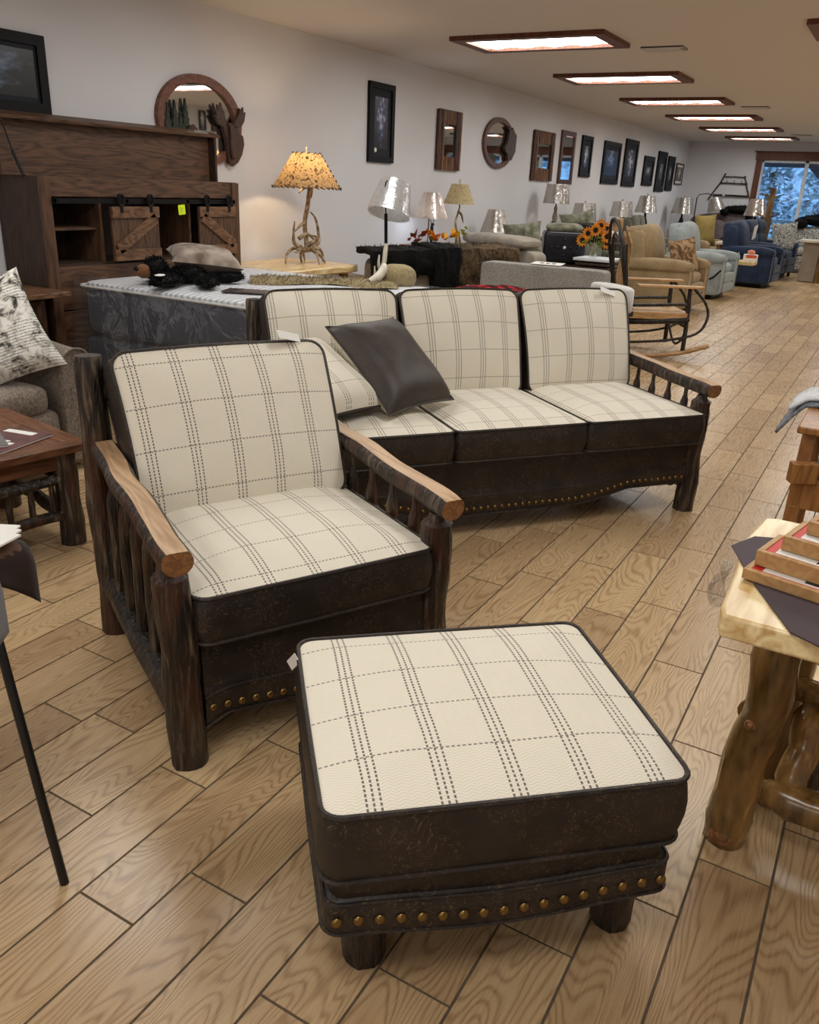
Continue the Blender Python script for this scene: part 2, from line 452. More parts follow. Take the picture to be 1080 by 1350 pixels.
def wall(name, c, d): return struct(MB().box(c, d).build(name, m_wall, smooth=False))
wall('wall_left', (XL-.1, (Y0+Y1)/2, ZC/2), (.2, Y1-Y0+.4, ZC))
wall('wall_right', (XR+.1, (Y0+Y1)/2, ZC/2), (.2, Y1-Y0+.4, ZC))
wall('wall_front', ((XL+XR)/2, Y0-.1, ZC/2), (XR-XL, .2, ZC))
struct(MB().box(((XL+XR)/2, (Y0+Y1)/2, ZC+.1), (XR-XL+.4, Y1-Y0+.4, .2)).build('ceiling', m_ceil, smooth=False))
WX0, WX1, WZ0, WZ1 = -3.26, 1.5, .55, 2.24
bw = MB()
bw.box(((XL+WX0)/2, Y1+.1, ZC/2), (WX0-XL, .2, ZC)); bw.box(((XR+WX1)/2, Y1+.1, ZC/2), (XR-WX1, .2, ZC))
bw.box(((WX0+WX1)/2, Y1+.1, WZ0/2), (WX1-WX0, .2, WZ0)); bw.box(((WX0+WX1)/2, Y1+.1, (ZC+WZ1)/2), (WX1-WX0, .2, ZC-WZ1))
struct(bw.build('wall_back', m_wall, smooth=False))
for nm, a, b, ax in (('baseboard_left', (XL+.008, (Y0+Y1)/2, .06), (.016, Y1-Y0, .12), 0), ('baseboard_back', ((XL+XR)/2, Y1-.008, .06), (XR-XL-.1, .016, .12), 1), ('baseboard_right', (XR-.008, (Y0+Y1)/2, .06), (.016, Y1-Y0, .12), 0)):
    struct(MB().box(a, b).build(nm, M_['trim'], bevel=.004))

# back window: stained casing, white vinyl frame with mullions, glass
t = bpy.data.objects.new('window_1', None); C.objects.link(t); t.location = (0, Y1, 0); struct(t)
cs = .13
for nm, c, d in (('casing', (WX0-cs/2, -.015, (WZ0+WZ1)/2), (cs, .03, WZ1-WZ0)), ('casing', (WX1+cs/2, -.015, (WZ0+WZ1)/2), (cs, .03, WZ1-WZ0)),
                 ('head_casing', ((WX0+WX1)/2, -.02, WZ1+.08), (WX1-WX0+2*cs+.04, .04, .16)), ('crown', ((WX0+WX1)/2, -.03, WZ1+.172), (WX1-WX0+2*cs+.12, .06, .024)), ('sill', ((WX0+WX1)/2, -.04, WZ0-.03), (WX1-WX0+2*cs, .09, .05))):
    MB().box(c, d).build(nm, M_['trim'], t, bevel=.004)
fx = [WX0+.02, -2.33, -1.2, -.1, 1.0, WX1-.02]
for x in fx: MB().box((x, .06, (WZ0+WZ1)/2), (.075 if x not in (fx[0], fx[-1]) else .04, .08, WZ1-WZ0)).build('mullion', M_['white_paint'], t, bevel=.004)
for z in (WZ0+.02, WZ1-.025): MB().box(((WX0+WX1)/2, .06, z), (WX1-WX0, .08, .05)).build('frame_rail', M_['white_paint'], t, bevel=.004)
gm = bpy.data.materials.new('window_glass'); gm.use_nodes = True; nt = gm.node_tree; nt.nodes.remove(nt.nodes['Principled BSDF'])
tr = nt.nodes.new('ShaderNodeBsdfTransparent'); gl = nt.nodes.new('ShaderNodeBsdfGlossy'); gl.inputs['Roughness'].default_value = .02; mx = nt.nodes.new('ShaderNodeMixShader'); mx.inputs[0].default_value = .06
tr.inputs[0].default_value = (.92, .97, 1, 1)
nt.links.new(tr.outputs[0], mx.inputs[1]); nt.links.new(gl.outputs[0], mx.inputs[2]); nt.links.new(mx.outputs[0], nt.nodes['Material Output'].inputs[0])
for a, b in zip(fx, fx[1:]): MB().box(((a+b)/2, .075, (WZ0+WZ1)/2), (b-a, .006, WZ1-WZ0)).build('pane', gm, t, smooth=False)

# ceiling panels in stained frames
m_dif = bpy.data.materials.new('lit_diffuser'); m_dif.use_nodes = True; nt = m_dif.node_tree; nt.nodes.remove(nt.nodes['Principled BSDF'])
em = nt.nodes.new('ShaderNodeEmission'); em.inputs[0].default_value = (1, .99, .95, 1); em.inputs[1].default_value = PANEL_E
nt.links.new(em.outputs[0], nt.nodes['Material Output'].inputs[0])
def light_panel(x, y, lab):
    t = thing('ceiling_light', lab, 'light', (x, y, ZC), 0, 'framed ceiling light panels'); w, d, b = 1.36, .72, .105
    for s in (-1, 1):
        MB().poly([(-w/2, s*d/2), (w/2, s*d/2), (w/2-b, s*(d/2-b)), (-w/2+b, s*(d/2-b))][::s], -.035, 0).build('frame_rail', M_['trim'], t, smooth=False)
        MB().poly([(s*w/2, d/2), (s*w/2, -d/2), (s*(w/2-b), -d/2+b), (s*(w/2-b), d/2-b)][::s], -.035, 0).build('frame_stile', M_['trim'], t, smooth=False)
    MB().grid(lambda a, q: Vector(((a-.5)*(w-2*b), (.5-q)*(d-2*b), -.012 - .006*math.sin(a*26))), 40, 2).build('diffuser', m_dif, t)
    return t
ordw = {2: 'nearest', 3: 'second nearest', 4: 'third nearest', 5: 'fourth nearest', 6: 'fifth nearest', 7: 'farthest'}
for k in range(-2, 8):
    y = 7.42 + 2.45 * (k - 2)
    lab = 'wood framed rectangular ceiling light, %s of the six in the left row' % ordw[k] if k in ordw else 'wood framed ceiling light of the left row, out of frame above the armchair'
    if y < Y1 - .5: light_panel(-3.1, y, lab)
    light_panel(-.28, y, 'wood framed ceiling light whose corner shows at the top right edge' if k == 2 else 'wood framed ceiling light of the right row, out of frame')
def vent(x, y, lab):
    t = thing('ceiling_vent', lab, 'vent', (x, y, ZC), 0, 'white ceiling vents')
    MB().box((0, 0, -.006), (.36, .2, .012)).build('backing', plain('vent_grey', '#9a948e', .6), t)
    for i in range(6): MB().box((0, -.065 + i*.026, -.018), (.30, .012, .01), 0, 0, ('X', .5)).build('slat', m_ceil, t, smooth=False)
    for s in (-1, 1): MB().box((0, s*.092, -.012), (.36, .016, .014)).build('rim', m_ceil, t)
vent(-2.2, 8.05, 'rectangular louvred ceiling vent right of the nearest ceiling light')
vent(-2.25, 13.26, 'rectangular louvred ceiling vent beside the third and fourth ceiling lights')
vent(-2.25, 18.77, 'small far ceiling vent beside the farthest ceiling light')

# outside the window: porch and wooded hillside
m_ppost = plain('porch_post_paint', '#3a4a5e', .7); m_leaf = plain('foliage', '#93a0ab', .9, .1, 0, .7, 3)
m_trunk = plain('tree_bark', '#4a4038', .9)
struct(MB().box((-1, Y1+20, -.3), (60, 40, .3)).build('ground', plain('lawn', '#7f8a6a', .95)))
t = thing('porch_deck_frame', 'dark painted porch beam and posts outside the back window', 'porch', (0, Y1+2.2, 0))
MB().box((-1, 0, 2.38), (9, .16, .42)).build('beam', m_ppost, t)
MB().box((-1, -1.1, 2.75), (9, 2.4, .06)).build('roof_deck', m_ppost, t)
for x in (-1.86, 2.0):
    MB().box((x, 0, 1.1), (.2, .2, 2.3)).build('post', m_ppost, t)
    for s in (-1, 1): MB().bar((x, 0, 1.65), (x + s*.62, 0, 2.25), .14, .14).build('brace', m_ppost, t)
t = thing('porch_railing', 'pale wooden porch railing seen through the back window', 'railing', (0, Y1+2.35, 0)); mr = plain('rail_wood', '#9aa0a0', .7)
for z in (.92, .3): MB().box((-1, 0, z), (8, .09, .05)).build('rail', mr, t)
for i in range(54): MB().box((-5 + i*.15, 0, .6), (.035, .035, .6)).build('baluster', mr, t, smooth=False)
rt = random.Random(5)
for i in range(10):
    x = -10 + i * 2.3 + (i % 2) * .3; y = Y1 + 12 + (i % 3) * 2.6; hgt = rt.uniform(7, 11)
    t = thing('hillside_tree', 'leafy tree on the hillside beyond the porch', 'tree', (x, y, -.2), 0, 'hillside trees beyond the porch')
    MB().log((0, 0, 0), (0, 0, hgt*.8), [(0, .2), (1, .05)], i).build('trunk', m_trunk, t)
    mb = MB()
    for q in range(1900):
        h = rt.uniform(.04, 1); rr = 1.12 * (1 - h*.75) * math.sqrt(rt.random()); a = rt.uniform(0, 2*PI); s = rt.uniform(.07, .18)
        c = Vector((rr*math.cos(a), rr*math.sin(a), h*hgt)); 
        ax = Vector((rt.uniform(-1, 1), rt.uniform(-1, 1), rt.uniform(-.3, .6))).normalized(); bx = ax.cross(Vector((rt.random(), rt.random(), 1))).normalized()
        mb.add([c-ax*s, c+bx*s*.6, c+ax*s, c-bx*s*.6], [(0, 1, 2, 3)])
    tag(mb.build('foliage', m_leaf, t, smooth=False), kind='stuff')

def hill(a, q):
    x = -24 + 46*a; return Vector((x, Y1 + 20 + 14*q, -.3 + 16*q**.9 + .5*mn.noise(Vector((x*.5, q*9, 1))) + .35*mn.noise(Vector((x*2.2, q*30, 4)))))
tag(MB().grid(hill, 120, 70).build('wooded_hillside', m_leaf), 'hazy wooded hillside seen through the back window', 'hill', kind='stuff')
# ------------------------------------------------------------------ log-frame upholstery
def apron(parent, w, y, ztop, zbot, fn, mats, name='front_rail', nails=0, nz=.035, inset=.0, thick=.05, nfn=None, ns=1):
    """upholstered rail with a scalloped lower edge, a raised band above it and brass nails along the band"""
    mb = MB()
    def f(a, q):
        x = (a-.5) * w; zb = zbot + fn(a); z = zb + (ztop - zb) * q
        y2 = y - .006 * math.sin(PI*q) - (.010 if q < .36 else 0)
        return Vector((x, y2, z))
    mb.grid(f, 48, 14, 0, lambda a, q: (a*w, q*.2)); mb.grid(lambda a, q: Vector(((.5-a)*w, y+thick, (zbot+fn(1-a)) + (ztop-zbot-fn(1-a))*q)), 48, 1, 0)
    mb.grid(lambda a, q: Vector(((.5-a)*w, y+thick*q - .01*(1-q), zbot+fn(1-a))), 48, 1, 0)
    for s in (-1, 1): mb.grid(lambda a, q: Vector((s*w/2, y + thick*(a if s > 0 else 1-a), zbot + fn(0 if s < 0 else 1) + (ztop-zbot-fn(0 if s < 0 else 1))*q)), 1, 1, 0)
    o = mb.build(name, mats, parent)
    pm = MB()
    for h in (.0, .36):
        pm.tube([((a/40-.5)*w, y-.013, zbot+fn(a/40) + (ztop-zbot-fn(a/40))*h) for a in range(41)], .004, 6)
    pm.build('welt', mats, o)
    if nails:
        nm = MB().lathe([(.0, .0055), (.004*ns, .005), (.0078*ns, .0025), (.0092*ns, 0)], 10, (0, 0, 0), 0, False, ('X', PI/2)).build('nail', M_['brass'], o)
        nm.location = (0, 0, 0)
        for i in range(nails):
            a = (i + .5) / nails; k = nm if i == 0 else bpy.data.objects.new('nail', nm.data)
            if i: C.objects.link(k); k.parent = o
            k.location = ((a-.5)*w, y-.0135, zbot + (nfn or fn)(a) + nz)
    return o

# ottoman ------------------------------------------------------
OT = math.radians(41.6)
t = thing('ottoman', 'square cream plaid ottoman with dark leather sides and brass nails, front centre', 'ottoman', (-.562, 1.300, 0), OT)
ow, od = .668, .57
cushion('cushion', ow, od, .14, t, [M_['plaid'], M_['leather']], Matrix.Translation((0, 0, .375)), .03, .035, .0058, bow=-.006, uvo=(-.01, .03))
body = MB(); ol = rrect(ow-.028, od-.028, .03)
for k, (z, e) in enumerate(((.30, .99), (.25, 1.0), (.20, 1.0), (.16, .985))): pass
n = len(ol); vs = []; fs = []
prof = ((.31, .99), (.285, 1.0), (.22, 1.0), (.17, .99))
for z, e in prof: vs += [(x*e, y*e, z) for x, y in ol]
for k in range(3):
    for i in range(n): fs.append((k*n+i, (k+1)*n+i, (k+1)*n+(i+1) % n, k*n+(i+1) % n))
body.add(vs, fs); body.add(vs[-n:], [tuple(range(n))[::-1]]); body.build('body', M_['leather'], t)
dip = lambda a: -.024 * math.sin(PI * min(1, max(0, a))) ** 2 + .004
bl = rrect(ow-.016, od-.016, .03)
def bdip(x, y): return dip(x/(ow-.016)+.5) if abs(y) > od/2-.04 else dip(y/(od-.016)+.5)
rows = ((0.252, -.012, .6), (.247, .0, .6), (.240, .006, .7), (.21, .006, .85), (.178, .007, 1), (.176, -.02, 1))
vs = []; n = len(bl)
for z, o_, kf in rows:
    for x, y in bl: e = 1 + o_*2/ow; vs.append((x*e, y*e, z + bdip(x, y)*kf))
bd = MB().add(vs, [(k*n+i, (k+1)*n+i, (k+1)*n+(i+1) % n, k*n+(i+1) % n) for k in range(5) for i in range(n)]).build('band', M_['leather'], t)
MB().tube([(x*1.022, y*1.022, .178+bdip(x, y)) for x, y in bl], .004, 6, closed=True).tube([(x*1.012, y*1.012, .246+bdip(x, y)*.6) for x, y in bl], .004, 6, closed=True).build('welt', M_['leather'], bd)
nail_bm = MB().lathe([(.0, .0062), (.005, .0055), (.0088, .0028), (.0104, 0)], 12, (0, 0, 0), 0, False, ('X', PI/2)).build('nail', M_['brass'], bd)
for i in range(17):
    a = .03 + .94*i/16; k = nail_bm if i == 0 else bpy.data.objects.new('nail', nail_bm.data)
    if i: C.objects.link(k); k.parent = bd
    k.location = ((a-.5)*(ow-.01), -od/2+.0005, .208 + dip(a))
for sx in (-1, 1):
    for sy in (-1, 1):
        MB().log((sx*.262+.02, sy*.175, .2), (sx*.262+.02, sy*.175, 0), [(0, .044), (.9, .044), (1, .040)], sx*3+sy, .001, 16, 5, .1).build('leg', M_['bark_black'], t)
def tagcard(parent, p, r, size=(.035, .075), mark=True):
    o = MB().box((0, 0, 0), (size[0], .0015, size[1])).build('hang_tag', M_['paper'], parent, loc=p, rot=r); o['label'] = 'white hang tag'
    return o
tagcard(t, (-.348, .225, .430), (.25, .75, -.9), (.024, .065))

# armchair and sofa -------------------------------------------
def half_log_arm(name, a, b, r, parent, seed, flat=.72):
    """arm rail: log with bark sides, a flat peeled top and a sawn front end"""
    a = Vector(a); b = Vector(b); d = (b-a).normalized(); x = d.cross(Vector((0, 0, 1))).normalized(); up = x.cross(d)
    mb = MB(); n = 18; L = 26; rings = []
    for i in range(L+1):
        t = i / L; c = a.lerp(b, t) + x * .010 * mn.noise(Vector((seed*5, t*4, 0))) ; rr = r * (1 + .07 * mn.noise(Vector((seed, t*5, 3))))
        if i == L: rr *= .93
        ring = []
        for k in range(n):
            th = 2*PI*k/n + PI/n
            px = math.cos(th) * rr * 1.08 * (1 + .05*mn.noise(Vector((k, t*6, seed)))); pz = math.sin(th) * rr
            lim = flat * rr
            if pz > lim + .3*rr*0: pz = lim + (pz-lim)*.12
            ring.append(c + x*px + up*(pz))
        rings.append(ring)
    vs = [p for ring in rings for p in ring]
    for k in range(n):
        mi = 1 if .5*PI - 1.0 < (2*PI*(k+.5)/n + PI/n) < .5*PI + 1.0 else 0
        mb.add([], []); o = None
    fsb = []; fst = []
    for i in range(L):
        for k in range(n):
            th = 2*PI*(k+1)/n; q = (i*n+k, i*n+(k+1) % n, (i+1)*n+(k+1) % n, (i+1)*n+k)
            edge = .86
            (fst if abs(th - PI/2) < edge else fsb).append(q)
    mb.v = [tuple(p) for p in vs]
    for fs, mi in ((fsb, 0), (fst, 1)):
        for f in fs: mb.f.append(f); mb.m.append(mi); mb.uv.append([(0, 0)]*4)
    mb.f.append(tuple(range(n))); mb.m.append(2); mb.uv.append([(0, 0)]*n)
    mb.f.append(tuple(range(L*n, L*n+n))[::-1]); mb.m.append(2); mb.uv.append([(0, 0)]*n)
    bm_o = mb.build(name, [M_['bark'], M_['peel'], M_['endgrain']], parent, angle=35)
    bm_o['label'] = 'log arm rail with a pale peeled flat top and sawn end'
    return bm_o

def log_seat(kind, label, cat, loc, rz, W, D, ncush, backs_visible=True, nails=16, ftop=.36, scal=None, back_h=.91):
    t = thing(kind, label, cat, loc, rz)
    B = M_['bark']; r = .047
    fy, by = -D/2, D/2
    for s in (-1, 1):
        ch = W < 1; x = s*W/2 - (.04 if ch and s > 0 else 0)
        MB().log((x, fy, 0), (x - (.018 if ch and s < 0 else 0), fy, .568), [(0, r*1.02), (.25, r), (.9, r*.95), (.945, r*.93), (.965, r*.6), (1, r*.45)], 3+s, .006, 18, 14, .13).build('front_post', B, t)
        MB().log((x, by, 0), (x - (.01 if s > 0 and ch else 0), by+.03, back_h - (.05 if s > 0 and ch else 0)), [(0, r*1.0), (.5, r*.95), (.985, r*.88), (1, r*.8)], 11+s, .008, 18, 16, .13).build('back_post', B, t)
        half_log_arm('arm_rail', (x + (.01 if ch else 0), by-.02, .632), (x - (.018 if ch and s < 0 else 0), fy-.075, .603), .037, t, 5+s+W)
        MB().log((x, by, .175), (x, fy, .145), [(0, .04), (1, .043)], 21+s, .008, 14, 10, .2).build('lower_rail', M_['bark_black'], t)
        ns = 5
        for i in range(ns):
            q = (i + 1) / (ns + 1); y = by + (fy-by)*q
            MB().log((x, y, .17), (x, y-.01, .605), [(0, .018), (.70, .020), (.78, .018), (.85, .010), (1, .009)], 31+i+s, .003, 10, 10, .10).build('spindle', B, t)
        MB().box((x - s*.05, 0, .19), (.03, D-.10, .17)).build('side_panel', M_['leather'], t, bevel=.006)
    # seat deck, front rail, back frame
    MB().box((0, 0, .285), (W-.12, D-.05, .12)).build('deck', M_['leather'], t, bevel=.01)
    sc = scal or (lambda a: 0)
    apron(t, W-.085, fy-.012, .345, .125, sc, M_['leather'], 'front_rail', nails, .028, thick=.05, nfn=(lambda a: -.022*math.sin(PI*a)**2 + .004) if ch else None, ns=1.15 if ch else 1)
    MB().box((0, by-.03, .55), (W-.1, .05, .62)).build('back_panel', M_['leather'], t, bevel=.012)
    MB().log((-W/2+.02, by+.02, .80), (W/2-.07, by+.02, .80), [(0, .03), (1, .03)], 44, .006, 12, 12, .1).build('back_rail', B, t)
    return t

# armchair: W .78, posts 47 mm
AT = math.radians(62)
au = Vector((math.cos(AT), math.sin(AT), 0)); an = Vector((-au.y, au.x, 0))
AW, AD = .78, .766
acen = Vector((-.96, 1.94, 0)) - au * AW/2 + an * AD/2
chair = log_seat('log_armchair', 'hickory log armchair with cream plaid cushions, behind the ottoman', 'armchair', acen, AT, AW, AD, 1, nails=18, scal=lambda a: .008 - .022*math.sin(PI*a)**2 - .03*max(0, 1 - min(a, 1-a)/.10)**1.5)
PM = [M_['plaid'], M_['leather']]
cushion('seat_cushion', .685, .64, .125, chair, PM, Matrix.Translation((-.018, -AD/2-.040+.32, .414)), .045, .04, .0055, bow=-.005, uvo=(.02, .02))
def back_cushion(parent, x, w, h, th, y0, z0, lean, uvo=(0, 0), crown=.04, sag=.015, taper=.03):
    """stands on its lower edge, leaning back; local x = width, y = height, z = face"""
    Mx = Matrix.Translation((x, y0, z0)) @ Matrix.Rotation(math.radians(90) - lean, 4, 'X')
    def df(p):
        q = (p.y / h) + .5
        return Vector((p.x * (1 + taper * (q-.5) * 2), p.y + h/2 - (sag * (1 - (2*p.x/w)**2) * 0) + sag * math.cos(PI * p.x / w) * q, p.z + .018 * math.sin(PI*q)))
    Mz = Mx @ Matrix.Translation((0, 0, -th/2))
    return cushion('back_cushion', w, h, th, parent, PM, Mz, crown, .05, .0055, bow=.012, deform=df, uvo=uvo)
back_cushion(chair, -.012, .665, .505, .15, -AD/2+.475, .475, math.radians(26), (.03, .05), sag=.01, taper=.020)
tagcard(chair, (.20, .285, .955), (-.75, .25, .2), (.085, .03))

# sofa
ST = math.radians(51)
su = Vector((math.cos(ST), math.sin(ST), 0)); sn = Vector((-su.y, su.x, 0))
SW, SD = 1.92, .76
scen = Vector((-.675, 3.93, 0)) - su * SW/2 + sn * SD/2
def sofa_scal(a):
    d = min(a, 1-a) * SW
    return -.03 * min(1, max(0, (d - .33) / .30)) ** 1.0 - .0 + .025 * (1 if d < .33 else max(0, 1 - (d-.33)/.2))
sofa = log_seat('log_sofa', 'hickory log three seat sofa with cream plaid cushions and leather base', 'sofa', scen, ST, SW, SD, 3, nails=54, scal=sofa_scal)
for i, x in enumerate((-.63, 0, .63)):
    cushion('seat_cushion', .622, .70, .13, sofa, PM, Matrix.Translation((x, -SD/2-.075+.35, .425)), .045, .03, .0055, bow=-.003, uvo=(.02*i, .03))
    back_cushion(sofa, x - .01, .60, .50, .16, -SD/2+.50, .485, math.radians(19), (.02+.03*i, .04*i), sag=.012, taper=.025)
tagcard(sofa, (.80, .25, .955), (-.7, .3, .1), (.10, .03))
# throw pillows on the sofa
def local(o, v): return Matrix.Translation(o.location) @ Matrix.Rotation(o.rotation_euler.z, 4, 'Z') @ Vector(v)
def top_pillow(name, label, cat, o, v, size, mats, rot, group=None, wr=.006, **k):
    p = pillow(name, size[0], size[1], size[2], mats, None, Matrix.Identity(4), wr=wr, **k)
    p.location = local(o, v); p.rotation_euler = (Matrix.Rotation(o.rotation_euler.z, 3, 'Z') @ Matrix(rot)).to_euler() if not isinstance(rot[0], float) else rot
    tag(p, label, cat, group); return p
def face_rot(n, roll):
    """rotation whose z axis is n, rolled about it; x starts horizontal"""
    n = Vector(n).normalized(); x = Vector((-n.y, n.x, 0)).normalized() if abs(n.z) < .99 else Vector((1, 0, 0)); y = n.cross(x)
    c, s = math.cos(roll), math.sin(roll); X = x*c + y*s; Y = n.cross(X)
    return [list(r) for r in Matrix((X, Y, n)).transposed()]
SL = Matrix(((.2842, -.7258, .6265), (.9539, .2798, -.1086), (-.0965, .6285, .7718)))   # slumped back against the cushions
for lab, pos, sz, mts, tip in (('dark brown leather throw pillow leaning on the left of the sofa', (-1.802, 2.995, .700), (.42, .48, .17), [M_['leather_soft'], M_['plaid']], 0), ('cream plaid throw pillow half hidden behind the leather pillow', (-1.955, 2.65, .675), (.43, .47, .15), [M_['plaid'], M_['leather_soft']], -.22)):
    p = pillow('throw_pillow', sz[0], sz[1], sz[2], mts, None, n=22, wr=.008, pinch=.07); p.location = pos
    p.rotation_euler = (SL @ Matrix.Rotation(.15, 3, 'Z') @ Matrix.Rotation(tip, 3, 'X')).to_euler(); tag(p, lab, 'pillow')
    MB().tube([(sz[0]/2*a*(1-.07*(1-b*b)), sz[1]/2*b*(1-.07*(1-a*a)), 0) for a, b in [(-1+.2*k, -1) for k in range(10)] + [(1, -1+.2*k) for k in range(10)] + [(1-.2*k, 1) for k in range(10)] + [(-1, 1-.2*k) for k in range(10)]], .005, 6, closed=True).build('piping', M_['leather_soft'], p)
# ------------------------------------------------------------------ right foreground: varnished log table
t = thing('live_edge_table', 'varnished pine log side table with a live edge top, right edge', 'table', (.30, 1.74, 0), 0)
mb = MB(); ptsL = []
out = [(-.445, -.30), (-.455, -.26), (-.46, -.1), (-.475, .08), (-.462, .2), (-.455, .27), (-.43, .285), (.4, .29), (.42, -.27), (.1, -.31), (-.2, -.30)]
mb.poly(out, .668, .715); mb.build('table_top', M_['pine'], t, bevel=.007)
LP = M_['pine_log']
MB().log((-.372, -.005, 0), (-.345, -.08, .672), [(0, .046), (.1, .052), (.4, .046), (.62, .045), (.8, .048), (1, .046)], 2, .014, 20, 18, .10).build('leg', LP, t)
MB().log((-.34, .21, 0), (-.33, .2, .672), [(0, .05), (1, .055)], 5, .012, 16, 12, .1).build('leg', LP, t)
MB().log((.36, -.15, 0), (.34, -.15, .672), [(0, .055), (1, .055)], 6, .012, 16, 12, .1).build('leg', LP, t)
MB().log((.36, .2, 0), (.34, .2, .672), [(0, .055), (1, .055)], 8, .012, 16, 12, .1).build('leg', LP, t)
MB().log((-.375, -.02, .36), (-.33, .21, .33), [(0, .03), (.5, .036), (1, .028)], 9, .006, 14, 8, .1).build('stretcher', LP, t)
MB().log((-.265, .03, .15), (-.25, .15, .33), [(0, .026), (.15, .036), (.85, .037), (1, .025)], 10, .006, 16, 10, .12).build('stretcher', LP, t)
MB().log((-.34, .02, .15), (.36, .04, .12), [(0, .014), (.05, .032), (.12, .045), (1, .045)], 12, .02, 14, 12, .2).build('stretcher', LP, t)
MB().log((-.33, .16, .36), (.33, .16, .36), [(0, .028), (.1, .030), (1, .030)], 13, .02, 14, 12, .1).build('stretcher', LP, t)
for (x, y, z, r_, nn) in ((-.375, -.052, .045, .024, (-.05, -1, .3)), (-.366, -.095, .38, .011, (-.3, -1, .2))):
    o = MB().lathe([(0, .012), (.4*r_, .011), (.75*r_, .006), (.8*r_, .010), (1.1*r_, .006), (1.3*r_, -.004)], 14).build('knot', M_['endgrain'], t, loc=(x, y, z)); o.rotation_euler = Vector(nn).to_track_quat('Z', 'Y').to_euler()
# placemats under the coasters
m_mat = fabric('brown_vinyl', '#43343a', '#382b30', 420, .6, .15)
o = MB().poly([(-.19, 1.775), (-.155, 1.86), (-.10, 1.885), (.2, 1.80), (.32, 1.52), (.12, 1.42), (.03, 1.405), (-.03, 1.435), (-.115, 1.60)][::-1], .7165, .7195).build('placemat', m_mat, smooth=False); tag(o, 'dark brown vinyl mat under the coaster boxes on the log table', 'placemat')
def slate_box(x, y, z, w, d, h, rz, lab, red=True):
    t = thing('trivet_box', lab, 'box', (x, y, z), rz, 'wooden boxes on the log table')
    mwd = M_['pine_box']
    MB().box((0, -d/2+.006, h/2), (w, .012, h)).build('side', mwd, t, bevel=.0015); MB().box((0, d/2-.006, h/2), (w, .012, h)).build('side', mwd, t, bevel=.0015)
    for s in (-1, 1): MB().box((s*(w/2-.006), 0, h/2), (.012, d-.024, h)).build('side', mwd, t, bevel=.0015)
    MB().box((0, 0, h*.5), (w-.024, d-.024, h*.86)).build('tray', M_['red'], t, smooth=False)
    MB().box((-.005, .0, h*.94), (w*.84, d-.034, .0015)).build('label_card', M_['paper'], t, smooth=False)
    for i, (a, b, c2, d2) in enumerate(((-.25, -.22, .10, .012), (-.27, .10, .18, .006), (-.08, -.24, .10, .020), (.12, -.22, .10, .02))):
        MB().box((a*(w-.06), b*(d-.05)*2, h*.94+.0012), (c2*(w-.06), d2, .0006)).build('print', M_['ink'], t, smooth=False)
    return t
M_['pine_box'] = wood('box_wood', '#a67c4e', '#b8905f', (14, 1.5, 14), 4, .5)
bx = [(.095, 1.625, .7195, .46, .125, .022), (.10, 1.655, .7415, .44, .12, .032), (.12, 1.69, .7735, .40, .12, .030), (.14, 1.745, .8035, .36, .15, .028)]
labs = ['wooden trivet box, lowest of the stack on the brown mat', 'wooden trivet box with red and white label, second from the bottom of the stack', 'wooden trivet box with white label, second from the top of the stack', 'wooden trivet box with wide red bordered card, topmost of the stack']
for i, b in enumerate(bx): slate_box(*b, -.22, labs[i])
# wrapped plastic bag hanging behind mat corner
# ------------------------------------------------------------------ right edge: wooden armchair and stumps
m_stump = bark_mat('stump_bark', '#2a221c', '#5a4c3e', '#4a3a2c', '#8a7c6a')
def stump(label, x, y, r, h, z0=0, seed=1, name='log_stump', capc=None):
    t = thing(name, label, 'stump', (x, y, z0)); mb = MB(); n = 26
    ring = [r * (1 + .10*mn.noise(Vector((math.cos(2*PI*k/n)*1.6, math.sin(2*PI*k/n)*1.6, seed)))) for k in range(n)]
    vs = []
    for z, e in ((0, 1.03), (h*.3, .98), (h*.6, 1.0), (h*.93, 1.0), (h, .97)): vs += [(math.cos(2*PI*k/n)*ring[k]*e*(1+.03*mn.noise(Vector((k, z*9, seed)))), math.sin(2*PI*k/n)*ring[k]*e, z) for k in range(n)]
    mb.add(vs, [(j*n+i, j*n+(i+1) % n, (j+1)*n+(i+1) % n, (j+1)*n+i) for j in range(4) for i in range(n)]); mb.add(vs[:n], [tuple(range(n))[::-1]])
    mb.build('bark', m_stump, t)
    MB().poly([(math.cos(2*PI*k/n)*ring[k]*.95, math.sin(2*PI*k/n)*ring[k]*.95) for k in range(n)], h-.004, h+.004).build('sawn_top', capc or M_['pine'], t)
    return t
stump('round log stump with pale sawn top behind the log table', .06, 2.78, .19, .30, seed=4)
stump('low log slice with bark standing beyond the stretchers of the log table', .13, 2.14, .18, .22, seed=8)
OC = M_['oakchair']
t = thing('wooden_armchair', 'honey oak armchair with slatted frame at the right edge', 'armchair', (.17, 3.72, 0), 0)
def chairside(x):
    MB().bar((x, -.36, 0), (x, -.30, .60), .05, .035, up=(0, 1, 0)).build('leg', OC, t, bevel=.004)
    MB().bar((x, .32, 0), (x, .36, .60), .05, .035, up=(0, 1, 0)).build('leg', OC, t, bevel=.004)
    MB().box((x, .03, .615), (.085, .80, .028)).build('arm', OC, t, bevel=.006)
    MB().box((x, 0, .26), (.03, .7, .1)).build('side_rail', OC, t, bevel=.004)
    for k in range(2): MB().lathe([(0, .006), (.008, .004), (.011, 0)], 10, tilt=('X', PI/2)).build('bolt', M_['black'], t, loc=(x, -.372+.03*k*.5, .10+.06*k))
chairside(-.34); chairside(.34)
MB().box((0, -.33, .36), (.72, .03, .12)).build('front_rail', OC, t, bevel=.004)
MB().box((-.33, -.355, .45), (.10, .05, .08), .5).build('corner_block', OC, t, bevel=.004)
m_rock = fabric('dark_pattern_seat', '#6d675f', '#2c2825', 30, .8, .2, .8)
